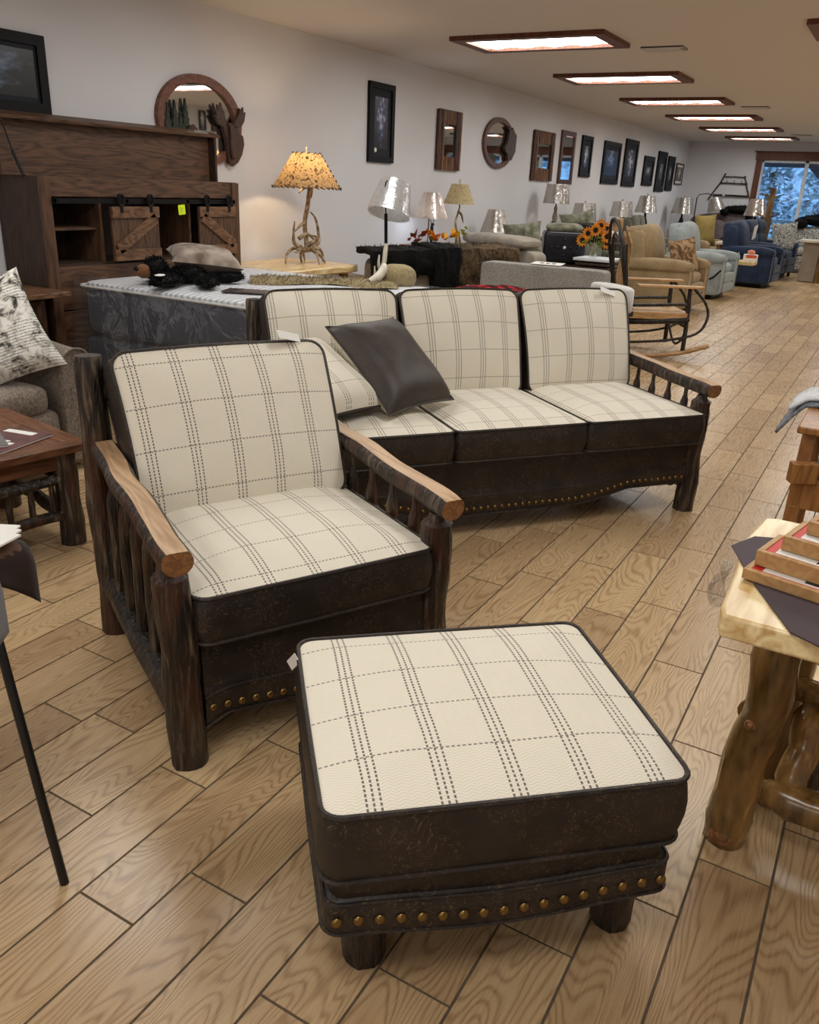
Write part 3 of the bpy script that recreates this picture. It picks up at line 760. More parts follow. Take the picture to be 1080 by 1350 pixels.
MB().sq((0, .0, .44), (.60, .70, .20), .3, .8, n=32).build('seat_cushion', m_rock, t)
MB().sq((.0, .33, .75), (.60, .16, .5), .4, .6, n=28).build('back_cushion', m_rock, t)
# folded blanket over the arm
m_blk = fabric('grey_blanket', '#8d9198', '#4a5058', 60)
def drape(name, label, cat, fn, nu, nv, mat, uvf=None, th=.006, group=None):
    mb = MB(); mb.grid(fn, nu, nv, 0, uvf); o = mb.build(name, mat); md = o.modifiers.new('solid', 'SOLIDIFY'); md.thickness = th; md.offset = 0
    return tag(o, label, cat, group)
for i, (lab, c, c2) in enumerate((('grey folded blanket hanging over the arm of the oak armchair', '#8d9198', '#545a62'), ('white folded cloth lying on the grey blanket', '#d8d8da', '#b0b2b6'))):
    def fn(a, q, i=i):
        s = (a - .5) * (.30 - .06*i); y = 3.86 + (q-.5) * (.30 - .05*i)
        x = -.17 + s; z = .640 + .016*i - max(0, abs(s) - .05)**1.2 * (2.2 - i) * (1 if s < 0 else .9) + .006*math.sin(y*60 + a*6)
        return Vector((x + (.02 if s < -.05 else 0)*abs(s), y, z))
    drape('folded_blanket', lab, 'blanket', fn, 16, 14, fabric('blanket_cloth', c, c2, 60), th=.010)

# ------------------------------------------------------------------ left foreground
t = thing('display_table', 'folding display table with a thin black metal leg, left edge', 'table', (-1.79, .62, 0), .10)
MB().box((0, 0, .70), (.84, .50, .025)).build('table_top', plain('grey_top', '#6d6a66', .6), t, bevel=.004)
tbl = t
MB().tube([local(t, (0, 0, 0))*0 + Vector((.546, .136, 0)), Vector((.361, .195, .69))], .0095, 10).build('leg', M_['blackpaint'], t)
for p in (((-.345, .2, 0), (-.2, .1, .69)), ((.34, -.2, 0), (.2, -.12, .69)), ((-.345, -.2, 0), (-.2, -.12, .69))): MB().tube(p, .0095, 10).build('leg', M_['blackpaint'], t)
sw = [('#5c4334', 'tan brown leather swatch hanging over the corner of the display table', .010), ('#2a1c18', 'dark brown leather swatch hanging in a point off the display table', .004), ('#77777a', 'grey vinyl swatch hanging down the side of the display table', .0)]
def swatch(label, c, pts, dirv, drop, z0, up=.02):
    """flap: lies on the table then turns over the edge; pts = edge line ends, dirv = outward, drop = (len at a=0, a=1)"""
    a0, a1 = Vector(pts[0]), Vector(pts[1]); dv = Vector(dirv).normalized()
    def fn(a, q):
        e = a0.lerp(a1, a); L = drop(a); s = -.20 + (.20 + L) * q
        r = .03
        if s < 0: p = e + dv * s + Vector((0, 0, z0))
        elif s < r*1.57: th = s / r; p = e + dv * (r*math.sin(th)) + Vector((0, 0, z0 - r*(1-math.cos(th))))
        else: p = e + dv * (r + .004*math.sin(a*14)) + Vector((0, 0, z0 - r - (s - r*1.57)))
        return p
    return drape('leather_swatch', label, 'swatch', fn, 14, 20, fabric('swatch', c, None, 300, .7, .1), th=.0025, group='swatches on the display table')
swatch(sw[1][1], sw[1][0], ((-1.40, .70, 0), (-1.415, .925, 0)), (1, .10, 0), lambda a: .03 + .12*a**2, .722)
swatch(sw[0][1], sw[0][0], ((-1.405, .70, 0), (-1.42, .91, 0)), (1, .10, 0), lambda a: .045 + .02*a, .729)
swatch(sw[2][1], sw[2][0], ((-1.35, .56, 0), (-1.37, .82, 0)), (1, .10, 0), lambda a: .15 + .07*math.sin(a*PI), .718)
for i in range(3):
    t = MB().box((0, 0, 0), (.22, .28, .004)).build('paper_sheet', M_['paper'], loc=(-1.475 + .008*i, .775 - .014*i, .7365 + .0045*i), rot=(0, 0, .5 - .13*i), smooth=False)
    tag(t, ('white printed sheet, lowest of the papers on the display table', 'white sheet in the middle of the papers on the display table', 'pale blue printed sheet on top of the display table papers')[i], 'paper', 'papers on the display table')

# coffee table
t = thing('coffee_table', 'dark stained log coffee table holding magazines, left edge', 'table', (-3.005, 1.845, 0), math.radians(-10))
CT = wood('table_walnut', '#4b2d1d', '#7a4e33', (1.3, 13, 10), 5, .35)
CT2 = wood('table_walnut_frame', '#452a1b', '#6f4730', (13, 1.3, 10), 5, .35)
hw, hd = .355, .28
for i in range(6): MB().box((0, -hd+.08 + (2*hd-.16)*(i+.5)/6, .412), (2*hw-.16, (2*hd-.16)/6-.0012, .028)).build('board', CT, t, smooth=False)
for s in (-1, 1):
    MB().box((0, s*(hd-.04), .413), (2*hw-.162, .08, .030)).build('edge_board', CT, t, bevel=.003); MB().box((s*(hw-.04), 0, .413), (.08, 2*hd, .030)).build('breadboard_end', CT2, t, bevel=.003)
    MB().box((0, s*(hd-.07), .36), (2*hw-.2, .025, .075)).build('apron', CT, t, bevel=.003); MB().box((s*(hw-.07), 0, .36), (.025, 2*hd-.2, .075)).build('apron', CT2, t, bevel=.003)
    for q in (-1, 1): MB().log((s*(hw-.075), q*(hd-.075), 0), (s*(hw-.075), q*(hd-.075), .40), [(0, .05), (.5, .046), (1, .044)], s*2+q, .004, 16, 8, .1).build('leg', M_['bark'], t)
    MB().log((s*(hw-.07), -hd+.08, .13), (s*(hw-.07), hd-.08, .13), [(0, .022), (1, .022)], 41+s, .006, 10, 8, .2).build('lower_rail', M_['bark'], t)
    MB().log((s*(hw-.07), -hd+.08, .28), (s*(hw-.07), hd-.08, .28), [(0, .022), (1, .022)], 43+s, .006, 10, 8, .2).build('upper_rail', M_['bark'], t)
    for k in range(4): y = -hd+.16 + k*.085; MB().log((s*(hw-.07), y, .13), (s*(hw-.07), y, .28), [(0, .012), (.5, .014), (1, .009)], 51+k, .002, 8, 4, .1).build('spindle', M_['bark'], t)
    MB().log((-hw+.08, s*(hd-.09), .15), (hw-.08, s*(hd-.09), .12), [(0, .026), (1, .026)], 45+s, .01, 10, 10, .2).build('lower_rail', M_['bark'], t)
    MB().log((-hw+.08, s*(hd-.09), .30), (hw-.08, s*(hd-.09), .27), [(0, .024), (1, .024)], 47+s, .01, 10, 10, .2).build('upper_rail', M_['bark'], t)
ct = t
mag_m = [plain('magazine_cover', '#5c3436', .3, .5, 0, .5, 12), plain('magazine_cover_grey', '#6c6c6e', .3, .5, 0, .4, 14)]
for i, (x, y, rz, lab) in enumerate(((.14, .05, .2, 'red and brown covered magazine, rear of the two on the coffee table'), (.10, -.09, -.45, 'grey covered magazine, front of the two on the coffee table'))):
    m = thing('magazine', lab, 'magazine', local(ct, (x, y, .4285 + .0085*i)), rz, 'magazines on the coffee table')
    MB().box((0, 0, .0035), (.21, .275, .006)).build('pages', M_['paper'], m, smooth=False)
    MB().box((0, 0, .0072), (.214, .28, .0012)).build('cover', mag_m[i], m, smooth=False)
    MB().box((-.02, .10, .0082), (.14, .035, .0006)).build('title_print', M_['paper'] if i == 0 else M_['ink'], m, smooth=False)
    for k in range(4): MB().box((-.05+.035*k, -.03 - .02*(k % 2), .0082), (.025, .05, .0006)).build('picture_print', M_['paper'], m, smooth=False)

# taupe sofa with sloping arm
m_taupe = fabric('taupe_chenille', '#8d8074', '#63584e', 90, .95, .4, .7)
t = thing('taupe_sofa', 'taupe chenille sofa with a swooping arm behind the coffee table', 'sofa', (-3.83, 1.86, 0), 0)
MB().sq((.05, -.15, .20), (.78, 1.7, .28), .15, .25, n=40).build('base', m_taupe, t)
for k in range(2): MB().sq((.11, -.55+.78*k+.02, .385), (.66, .77, .17), .16, .45, n=40).build('seat_cushion', m_taupe, t)
MB().sq((-.34, -.15, .52), (.22, 1.75, .56), .2, .5, n=32).build('back', m_taupe, t)
def swoop(s):
    mb = MB(); L = 22; prof = 14; vs = []
    for i in range(L+1):
        q = i / L; x = -.42 + .86*q; z = .84 - .23*(3*q*q - 2*q**3) if q < 1 else .61; z = .845 - .235 * (1 - (1-q)**1.9)
        hwid = .085
        for k in range(prof+1):
            a = PI * k / prof; vs.append(Vector((x, s*.78 + math.cos(a)*hwid*s, z - .07 + math.sin(a)*.07)))
    w = prof + 1; fs = [(i*w+k, i*w+k+1, (i+1)*w+k+1, (i+1)*w+k) for i in range(L) for k in range(prof)]
    mb.add(vs, fs)
    for k0, y in ((0, s*(.78+.085)), (prof, s*(.78-.085))):
        v2 = []
        for i in range(L+1): v2 += [vs[i*w+k0], Vector((vs[i*w+k0].x, y, .06))]
        mb.add(v2, [(2*i, 2*i+1, 2*i+3, 2*i+2) for i in range(L)])
    e = [vs[L*w+k] for k in range(w)] + [Vector((.44, s*(.78-.085), .06)), Vector((.44, s*(.78+.085), .06))]
    mb.add(e, [tuple(range(len(e)))])
    mb.build('arm', m_taupe, t)
    MB().tube([tuple(p + Vector((.004, 0, 0))) for p in e[:w]] , .006, 6).build('piping', m_taupe, t)
swoop(1); swoop(-1)
for sx in (-.3, .38):
    for sy in (-.9, .72): MB().lathe([(.03, 0), (.035, .07)], 10, (sx, sy, 0)).build('foot', M_['walnut_d'], t)
def news_mat():
    t = MT('newsprint_cloth', .9, .1); uv = t.n('UVMap'); n = t.noise(uv.outputs[0], 16, 4, .7, .8); sx = t.n('SeparateXYZ'); t.link(uv.outputs[0], sx.inputs[0]); v = V(t.nt, sx.outputs[1]); u = V(t.nt, sx.outputs[0])
    ln = ((v * 70).fr()).lt(.45) * t.noise(uv.outputs[0], 190, 1).gt(.47) * t.noise(uv.outputs[0], 5, 1).gt(.5)
    c = t.ramp(n, [(.38, '#3c3a38'), (.46, '#b9b4aa'), (.56, '#e2dfd8')]); t.col(t.mix(ln * .7, c, '#4a4744')); return t.m
M_['news'] = news_mat()
p = pillow('newsprint_pillow', .52, .50, .16, [M_['news'], M_['news']], None, n=20, wr=.004)
p.location = (-3.60, 2.34, .685); p.rotation_euler = Matrix(face_rot((.75, -.55, .42), .35)).to_euler()
tag(p, 'white throw pillow with black newsprint pattern on the taupe sofa', 'pillow')

# ------------------------------------------------------------------ storage headboard and bed
WN, WV, WD = M_['walnut'], M_['walnut_v'], M_['walnut_d']
HX = -4.50     # front plane
t = thing('storage_headboard', 'dark walnut storage headboard with sliding barn doors and raised lid', 'headboard', (HX, 4.26, 0), 0)
hy0, hy1 = -.86, .84; dp = .40
for y in (hy0, hy1): MB().box((-dp/2, y, .685), (dp, .035, 1.37)).build('side_panel', WD, t, bevel=.003)
for y, w in ((hy0+.0, .07), (hy1, .07)): MB().box((.008, y + (.017 if y < 0 else -.017), .685), (.022, w, 1.37)).build('stile', WV, t, bevel=.002)
MB().box((-.01, -.01, 1.315), (.028, 1.64, .11)).build('top_rail', WN, t, bevel=.002)
MB().box((-.01, -.01, .72), (.028, 1.64, .26)).build('bottom_rail', WN, t, bevel=.002)
MB().box((-.01, -.01, .3), (.024, 1.64, .56)).build('lower_panel', WN, t, bevel=.002)
MB().box((-dp+.02, 0, .9), (.02, 1.66, .9)).build('back_panel', WD, t)
MB().box((-dp/2, -.01, .855), (dp-.03, 1.64, .02)).build('cabinet_floor', WD, t)
MB().box((-dp/2, -.01, 1.362), (dp, 1.72, .022)).build('cabinet_top', WN, t, bevel=.002)
for y in (-.42, .37): MB().box((-dp/2, y, 1.06), (dp-.05, .02, .41)).build('divider', WV, t)
MB().box((-dp/2-.02, -.63, 1.07), (dp-.08, .40, .018)).build('shelf', WN, t)
MB().bar((.032, hy0+.05, 1.238), (.032, hy1-.05, 1.238), .012, .030).build('track', M_['black'], t)
for y in (hy0+.06, -.25, .30, hy1-.06): MB().lathe([(.012, 0), (.012, .02)], 10, (.018, y, 1.238), tilt=('Y', PI/2)).build('track_bolt', M_['black'], t)
def barn(yc, w, flip):
    zb, zt = .87, 1.205
    d = MB().box((.032, yc, (zb+zt)/2), (.018, w, zt-zb)).build('barn_door', WV, t, bevel=.002)
    for k in range(1, 3): MB().box((.0415, yc - w/2 + w*k/3, (zb+zt)/2), (.0015, .004, zt-zb)).build('groove', WD, d)
    for z in (zb+.035, zt-.035): MB().box((.048, yc, z), (.014, w, .07)).build('cross_board', M_['walnut_p'], d, bevel=.002)
    a, b = (yc-w/2+.03, zb+.07), (yc+w/2-.03, zt-.07)
    if flip: a, b = (yc-w/2+.03, zt-.07), (yc+w/2-.03, zb+.07)
    MB().bar((.048, a[0], a[1]), (.048, b[0], b[1]), .07, .014, up=(1, 0, 0)).build('diagonal_brace', M_['walnut_p'], d, bevel=.002)
    for s in (-1, 1):
        y = yc + s*(w/2-.075)
        h = MB(); h.tube([(.056, y + .024*math.cos(u)*1.0, 1.245 + .036*math.sin(u)) for u in [2*PI*k/18 for k in range(18)]], .007, 8, closed=True)
        h.bar((.056, y, 1.22), (.056, y, 1.17), .022, .006, up=(1, 0, 0)); h.build('hanger_strap', M_['black'], d)
        MB().lathe([(.022, 0), (.022, .012)], 16, (.044, y, 1.262), tilt=('Y', PI/2)).build('roller', M_['black'], d)
M_['walnut_p'] = wood('walnut_pale', '#48301f', '#7b5a41', (8, 2, 8), 6, .4)  # paler walnut tone for door boards, braces and table tops
barn(-.19, .40, False); barn(.59, .38, True)
# raised lid with its underside toward the room, gas strut
lid = MB(); lz0, lz1, lx0, lx1 = 1.37, 1.70, -dp+.05, -.26
lid.bar((lx1-.03, hy0-.10, (lz0+lz1)/2), (lx1-.03, hy1+.04, (lz0+lz1)/2), .02, lz1-lz0)
lid.build('lid_panel', WN, t, bevel=.002)
MB().box((lx1+.0, -.03, lz1+.004), (.12, 1.90, .022), 0, 0, ('Y', .25)).build('lid_edge', WN, t, bevel=.003)
for y in (hy0-.10, hy1+.04): MB().box((lx1+.0, y, (lz0+lz1)/2), (.09, .022, lz1-lz0)).build('lid_end', WD, t, bevel=.002)
MB().tube([(lx1+.05, hy0-.06, 1.69), (lx1+.10, hy0-.04, 1.50)], .005, 8).build('gas_strut', M_['black'], t)
MB().tube([(lx1+.10, hy0-.04, 1.50), (lx1+.16, hy0-.03, 1.37)], .009, 8).build('strut_body', M_['black'], t)
n = MB().box((.043, .23, 1.185), (.0015, .065, .065), 0, 0, ('X', .08)).build('sticky_note', plain('yellow_note', '#d7f01e', .6, var=.02), t); n['label'] = 'bright yellow square sticky note'
for k in range(3): MB().bar((.0443, .212+.002*k, 1.195-.013*k), (.0443, .245-.006*k, 1.195-.013*k), .002, .001, up=(1, 0, 0)).build('pen_mark', M_['ink'], t, smooth=False)

# nightstand wing
t = thing('nightstand', 'dark walnut nightstand with a thin projecting top beside the headboard', 'nightstand', (-4.72, 3.12, 0), 0)
MB().box((.12, 0, .72), (.62, .50, .03)).build('top', M_['walnut_p'], t, bevel=.004)
MB().box((0, .05, .36), (.36, .40, .68)).build('body', WD, t, bevel=.003)
dr = MB().box((.19, .05, .36), (.02, .36, .60)).build('door', WV, t, bevel=.003)
MB().box((.205, .05, .38), (.012, .20, .30)).build('raised_panel', WD, dr, bevel=.003)

# bed: frame, mattress with quilted top, plastic wrap
t = thing('bed', 'bed with a dark sided white topped mattress still in clear plastic', 'bed', (-3.48, 4.30, 0), 0)
m_mside = fabric('charcoal_knit', '#3a3d48', '#2b2d36', 60); 
mt = MT('quilted_top', .85, .2); q = mt.co(scale=(1, 1, 1)); g = mt.n('TexWave', wave_type='BANDS'); mt.link(q, g.inputs[0]); g.inputs['Scale'].default_value = 7; g.inputs['Distortion'].default_value = 4
mt.col(mt.ramp(V(mt.nt, g.outputs[1]), [(0, '#a9adb4'), (.4, '#d2d4d8'), (1, '#dcdde0')])); mt.bump(V(mt.nt, g.outputs[1]), .7, .01)
MB().sq((0, 0, .60), (1.94, 1.50, .34), .12, .25, n=60).build('mattress', m_mside, t)
MB().sq((0, 0, .755), (1.93, 1.49, .055), .12, .5, n=60).build('quilted_top', mt.m, t)
MB().tube([(x*.998, y*.998, .745) for x, y in rrect(1.95, 1.51, .06)], .008, 6, closed=True).build('piping', M_['white_cloth'], t)
MB().box((0, 0, .30), (1.92, 1.46, .24)).build('box_spring', m_mside, t, bevel=.02)
for sx in (-.85, .85):
    for sy in (-.65, .65): MB().box((sx, sy, .09), (.06, .06, .18)).build('leg', WD, t)
pl = bpy.data.materials.new('clear_plastic'); pl.use_nodes = True; nt = pl.node_tree; nt.nodes.remove(nt.nodes['Principled BSDF'])
T1 = nt.nodes.new('ShaderNodeBsdfTransparent'); T1.inputs[0].default_value = (.95, .96, .97, 1); G1 = nt.nodes.new('ShaderNodeBsdfGlossy'); G1.inputs['Roughness'].default_value = .12; D1 = nt.nodes.new('ShaderNodeBsdfDiffuse'); D1.inputs[0].default_value = (.8, .82, .85, 1)
nz = nt.nodes.new('ShaderNodeTexNoise'); nz.inputs['Scale'].default_value = 3.2; nz.inputs['Detail'].default_value = 3; nz.inputs['Distortion'].default_value = 1.5
tcn = nt.nodes.new('ShaderNodeTexCoord'); nt.links.new(tcn.outputs['Object'], nz.inputs[0])
bp = nt.nodes.new('ShaderNodeBump'); bp.inputs['Strength'].default_value = 1; bp.inputs['Distance'].default_value = .05; nt.links.new(nz.outputs[0], bp.inputs['Height']); nt.links.new(bp.outputs[0], G1.inputs['Normal'])
ma = nt.nodes.new('ShaderNodeMixShader'); ma.inputs[0].default_value = .13; mb_ = nt.nodes.new('ShaderNodeMixShader'); mb_.inputs[0].default_value = .035
nt.links.new(T1.outputs[0], ma.inputs[1]); nt.links.new(G1.outputs[0], ma.inputs[2]); nt.links.new(ma.outputs[0], mb_.inputs[1]); nt.links.new(D1.outputs[0], mb_.inputs[2]); nt.links.new(mb_.outputs[0], nt.nodes['Material Output'].inputs[0])
M_['plastic'] = pl
mb = MB(); per = rrect(2.0, 1.55, .10); n = len(per)
def wrapf(a, q):
    i = min(int(a*n), n-1); x, y = per[i % n]; z = .775 - .62*q
    o = 1 + (.012 + .035*q) * (1 + 1.4*mn.noise(Vector((x*5, y*5, z*3)))) 
    o += .05 * q * (1 if (x < -.85 and y < -.6) else 0)
    return Vector((x*o, y*o, z + .006*mn.noise(Vector((x*9, y*9, 2)))))
mb.grid(wrapf, n, 16); mb.build('plastic_wrap', pl, t)

# things on the bed
bz = .787
def sqfur(name, label, cat, loc, rz, blobs, mat, count, ln, head=None, tagp=None, seed=1, w=.004):
    t = thing(name, label, cat, loc, rz); mb = MB()
    for c, d, r in blobs: mb.sq(c, d, .8, .9, Matrix.Rotation(r, 4, 'Z'), 16)
    mb.build('body', mat, t)
    rnd = random.Random(seed); tot = sum(d[0]*d[1]+d[0]*d[2] for _, d, _ in blobs); allv = []
    for c, d, r in blobs:
        for _ in range(int(count * (d[0]*d[1]+d[0]*d[2]) / tot)): allv.append((c, d, r))
    def surf(u, v):
        c, d, r = allv[int(u*len(allv)) % len(allv)]
        th = rnd.uniform(0, 2*PI); ph = math.asin(rnd.uniform(-.3, 1)); p = Vector((math.cos(ph)*math.cos(th), math.cos(ph)*math.sin(th), math.sin(ph)))
        q = Matrix.Rotation(r, 3, 'Z') @ Vector((p.x*d[0]/2, p.y*d[1]/2, p.z*d[2]/2)); nn = Matrix.Rotation(r, 3, 'Z') @ Vector((p.x/d[0], p.y/d[1], p.z/d[2]))
        return Vector(c)+q, nn.normalized()
    fur('fur', mat, t, surf, count, ln, w, (0, 0, -.3), seed)
    return t
m_bf = fabric('black_fur', '#0d0d0f', '#050505', 100, .6); m_br = fabric('brown_fur', '#66533d', '#2c231a', 26, .8, .4, .7); m_tan = fabric('tan_pelt', '#a3936f', '#7d6d4d', 50)
t = sqfur('plush_bear', 'black plush bear with brown muzzle lying on the mattress', 'plush toy', (-3.85, 3.92, bz), -1.24,
  [((0, 0, .06), (.26, .20, .12), 0), ((.02, -.17, .035), (.10, .26, .07), .2), ((.28, -.02, .035), (.30, .12, .07), -.1), ((-.08, .18, .04), (.12, .26, .08), .3), ((.20, .20, .035), (.26, .12, .07), .5), ((.14, -.16, .085), (.15, .14, .14), 0)], m_bf, 3500, .022)
MB().sq((.205, -.20, .075), (.12, .09, .085), .8, .9, None, 16).build('muzzle', fabric('brown_plush', '#7a5237', '#54371f', 80), t); MB().sq((.255, -.225, .09), (.03, .04, .025), .9, 1, None, 12).build('nose', M_['black'], t)
MB().sq((.40, .0, .08), (.07, .05, .012), .6, .8, None, 12).build('care_label', M_['paper'], t)
p = pillow('accent_pillow', .44, .38, .15, [fabric('pillow_cream', '#a89c90', '#6e5c50', 12), fabric('pillow_brown', '#4d4037')], None, n=20, wr=.004, seed=4)
p.location = (-3.86, 4.06, bz+.135); p.rotation_euler = (.12, .10, .9); tag(p, 'brown leather accent pillow lying on the plush bear', 'pillow')
t = thing('tan_pelt', 'pale tan animal pelt lying across the foot of the mattress', 'pelt', (-3.30, 4.57, bz-.004), .69)
def pf(a, q):
    x = (a-.5)*.95; wd = .16 + .05*math.sin(a*9) ; y = (q-.5)*wd*2
    return Vector((x, y + .04*math.sin(a*5), .028*(1-(2*q-1)**2)+.012*mn.noise(Vector((x*9, y*9, 3)))+.004))
MB().grid(pf, 26, 10).build('hide', m_tan, t); fur('fur', m_tan, t, lambda u, v: (pf(u, v), (0, 0, 1)), 2600, .022, .004, (.6, 0, -.5), 3)
MB().sq((.50, .03, .05), (.26, .20, .17), .8, .8, None, 18).build('folded_end', m_tan, t)
MB().tube([(.30, -.10, .03), (.36, -.08, .06), (.40, -.03, .10), (.41, .03, .12)], [.02, .03, .03, .02], 10).build('pale_hide_edge', M_['antler_white'], t)
o = MB().box((-3.30, 3.84, bz+.004), (.30, .16, .008), .4).build('bed_brochure', plain('dark_print', '#3b3130', .35, .5, 0, .6, 20)); tag(o, 'dark printed brochure lying on the mattress corner nearest the sofa', 'brochure')
# ------------------------------------------------------------------ pictures and mirrors on the left wall
PX = XL + .004
def frame_rect(t, y0, y1, z0, z1, b, mat, dep=.03, name='frame_rail'):
    cy, cz = (y0+y1)/2, (z0+z1)/2
    for (a, bq) in (((y0, z0), (y1, z0)), ((y0, z1), (y1, z1))):
        s = 1 if a[1] == z0 else -1
        MB().poly([(y0, a[1]), (y1, a[1]), (y1-b, a[1]+s*b), (y0+b, a[1]+s*b)], 0, dep, 0, Matrix(((0, 0, 1, 0), (1, 0, 0, 0), (0, 1, 0, 0), (0, 0, 0, 1)))).build(name, mat, t, smooth=False)
    for y, s in ((y0, 1), (y1, -1)):
        MB().poly([(y, z0), (y+s*b, z0+b), (y+s*b, z1-b), (y, z1)], 0, dep, 0, Matrix(((0, 0, 1, 0), (1, 0, 0, 0), (0, 1, 0, 0), (0, 0, 0, 1)))).build('frame_stile', mat, t, smooth=False)
m_matb = plain('dark_mat_board', '#23262e', .8)
def quad(t, name, x, y0, y1, z0, z1, mat):
    return MB().add([(x, y0, z0), (x, y1, z0), (x, y1, z1), (x, y0, z1)], [(0, 1, 2, 3)], 0, [(0, 0), (1, 0), (1, 1), (0, 1)]).build(name, mat, t, smooth=False)
def picture(y0, y1, z0, z1, lab, art, b=.05, mt=.05, mat=None, mb=None, wallx=PX):
    cy = (y0+y1)/2; t = thing('framed_picture', lab, 'picture', (wallx, cy, (z0+z1)/2), 0, 'framed pictures on the left wall')
    h, v = (y1-y0)/2, (z1-z0)/2
    frame_rect(t, -h, h, -v, v, b, mat or M_['frame_black'])
    MB().box((.006, 0, 0), (.012, 2*h-.02, 2*v-.02)).build('backing', mb or m_matb, t, smooth=False)
    i = b + mt
    quad(t, 'print', .014, -h+i, h-i, -v+i*1.1, v-i*1.1, art); return t
A = art_mat
picture(3.10, 3.84, 1.73, 2.17, 'large black framed dark woodland lake picture above the headboard', A('art_lake', '#3d4a5e', '#1c2222', '#0d0f10', '#6a7890', 2.2, 1), .06, .02)
t = picture(7.55, 8.03, 1.61, 2.34, 'tall black framed print of birds over blue water, left of the first twig mirror', A('art_birds', '#4a5680', '#232a3c', '#15171c', '#b9bcc6', 2.4, 5), .055, .06)
MB().lathe([(.022, 0), (.022, .002)], 14, (.0145, -.10, -.25), tilt=('Y', PI/2)).build('seal', M_['paper'], t)
specs = [(13.87, 14.38, 1.64, 2.26, 'small black framed pale print right of the tall brown mirror', ('#9aa4b4', '#4a5260', '#1a1d24', '#d9dde2', 2.2, 9), .06, .08),
 (15.02, 15.98, 1.56, 2.25, 'widest black framed blue misty print on the long wall', ('#46608a', '#2c3b58', '#1b2231', '#8fa2bd', 1.1, 3), .07, .06),
 (16.26, 17.08, 1.54, 2.355, 'tallest black framed print with a white animal figure', ('#7f8696', '#363a44', '#1a1c22', '#dfe2ea', 2.4, 13), .08, .08),
 (17.62, 18.36, 1.58, 2.13, 'short black framed grey print right of the tallest print', ('#767b85', '#34373e', '#1c1e24', '#b8bcc6', 2.4, 17), .09, .09),
 (18.64, 19.34, 1.48, 2.265, 'narrow tall black framed grey print, left of a near twin', ('#6a707c', '#383b44', '#1d1f25', '#9fa5b2', 2.4, 21), .12, .10),
 (19.50, 20.08, 1.51, 2.21, 'narrow tall black framed grey print, right of its near twin', ('#6f7480', '#3a3d46', '#1d1f25', '#9aa0ae', 2.4, 25), .12, .08)]
for y0, y1, z0, z1, lab, a, b, mt_ in specs: picture(y0, y1, z0, z1, lab, A('art', *a), b, mt_)
picture(20.28, 20.95, 1.65, 2.10, 'thin framed black and cream print nearest the far corner', A('art_far', '#8a8578', '#3b3733', '#1c1a18', '#d8d2c2', 4, 31), .03, .04, M_['frame_brown'], M_['paper'])
# two small signs on the right wall, seen in the round mirror
for y, lab, a in ((12.75, 'small black and white sign on the right wall, left one seen in the moose mirror', ('#cfd2d4', '#55585a', '#1c1e20', '#e6e6e6', 3, 2)), (13.08, 'small orange sign on the right wall, right one seen in the moose mirror', ('#c98a4a', '#8a5a34', '#2a1a10', '#e8b070', 3, 4))):
    t = thing('wall_sign', lab, 'sign', (XR-.004, y, 2.36), PI, 'small signs on the right wall')
    frame_rect(t, -.09, .09, -.17, .17, .02, M_['frame_black'], .02); MB().box((.004, 0, 0), (.008, .17, .33)).build('backing', M_['paper'], t); quad(t, 'print', .010, -.065, .065, -.145, .145, A('sign_art', *a))

def stick_mirror(y0, y1, z0, z1, lab, seed):
    t = thing('twig_mirror', lab, 'mirror', (PX, (y0+y1)/2, (z0+z1)/2), 0, 'twig framed mirrors'); h, v = (y1-y0)/2, (z1-z0)/2; b = .150 if y0 < 10 else .17; rr = random.Random(seed)
    MB().box((.008, 0, 0), (.016, 2*h-.01, 2*v-.01)).build('backing', M_['walnut_d'], t)
    quad(t, 'mirror_glass', .018, -h+b, h-b, -v+b, v-b, M_['mirror'])
    pal = [M_['frame_brown'], M_['peel_d'], M_['bark_black'], M_['trim']]
    for s in (-1, 1):
        for k in range(4):
            y = s*(h - .018 - .036*k); MB().log((.026, y, -v), (.026, y, v), [(0, .017), (1, .017)], seed+k+s, .003, 8, 10, .2).build('twig', pal[(k*3 + (s > 0)) % 4], t)
        n = int((2*h - 2*b) / .035)
        for k in range(n):
            y = -h+b + (2*h-2*b)*(k+.5)/n; MB().log((.026, y, s*(v-b+.004)), (.026, y, s*v), [(0, .016), (1, .016)], seed+k*s, .001, 8, 3, .15).build('short_twig', pal[(k*2+1) % 4], t)
    return t
M_['peel_d'] = wood('dark_peeled_wood', '#5d4029', '#8f6a48', (9, 9, 1.4), 4, .5)
stick_mirror(8.98, 9.56, 1.585, 2.22, 'rectangular mirror framed in brown twigs, nearest of the two twig mirrors', 3)
stick_mirror(11.83, 12.63, 1.54, 2.20, 'wide twig framed mirror reflecting the window, farther of the two twig mirrors', 8)
t = thing('wall_mirror', 'tall narrow brown framed mirror right of the farther twig mirror', 'mirror', (PX, 13.23, 1.89)); frame_rect(t, -.30, .30, -.38, .38, .07, M_['frame_brown']); MB().box((.006, 0, 0), (.012, .56, .72)).build('backing', M_['walnut_d'], t); quad(t, 'mirror_glass', .016, -.23, .23, -.31, .31, M_['mirror'])

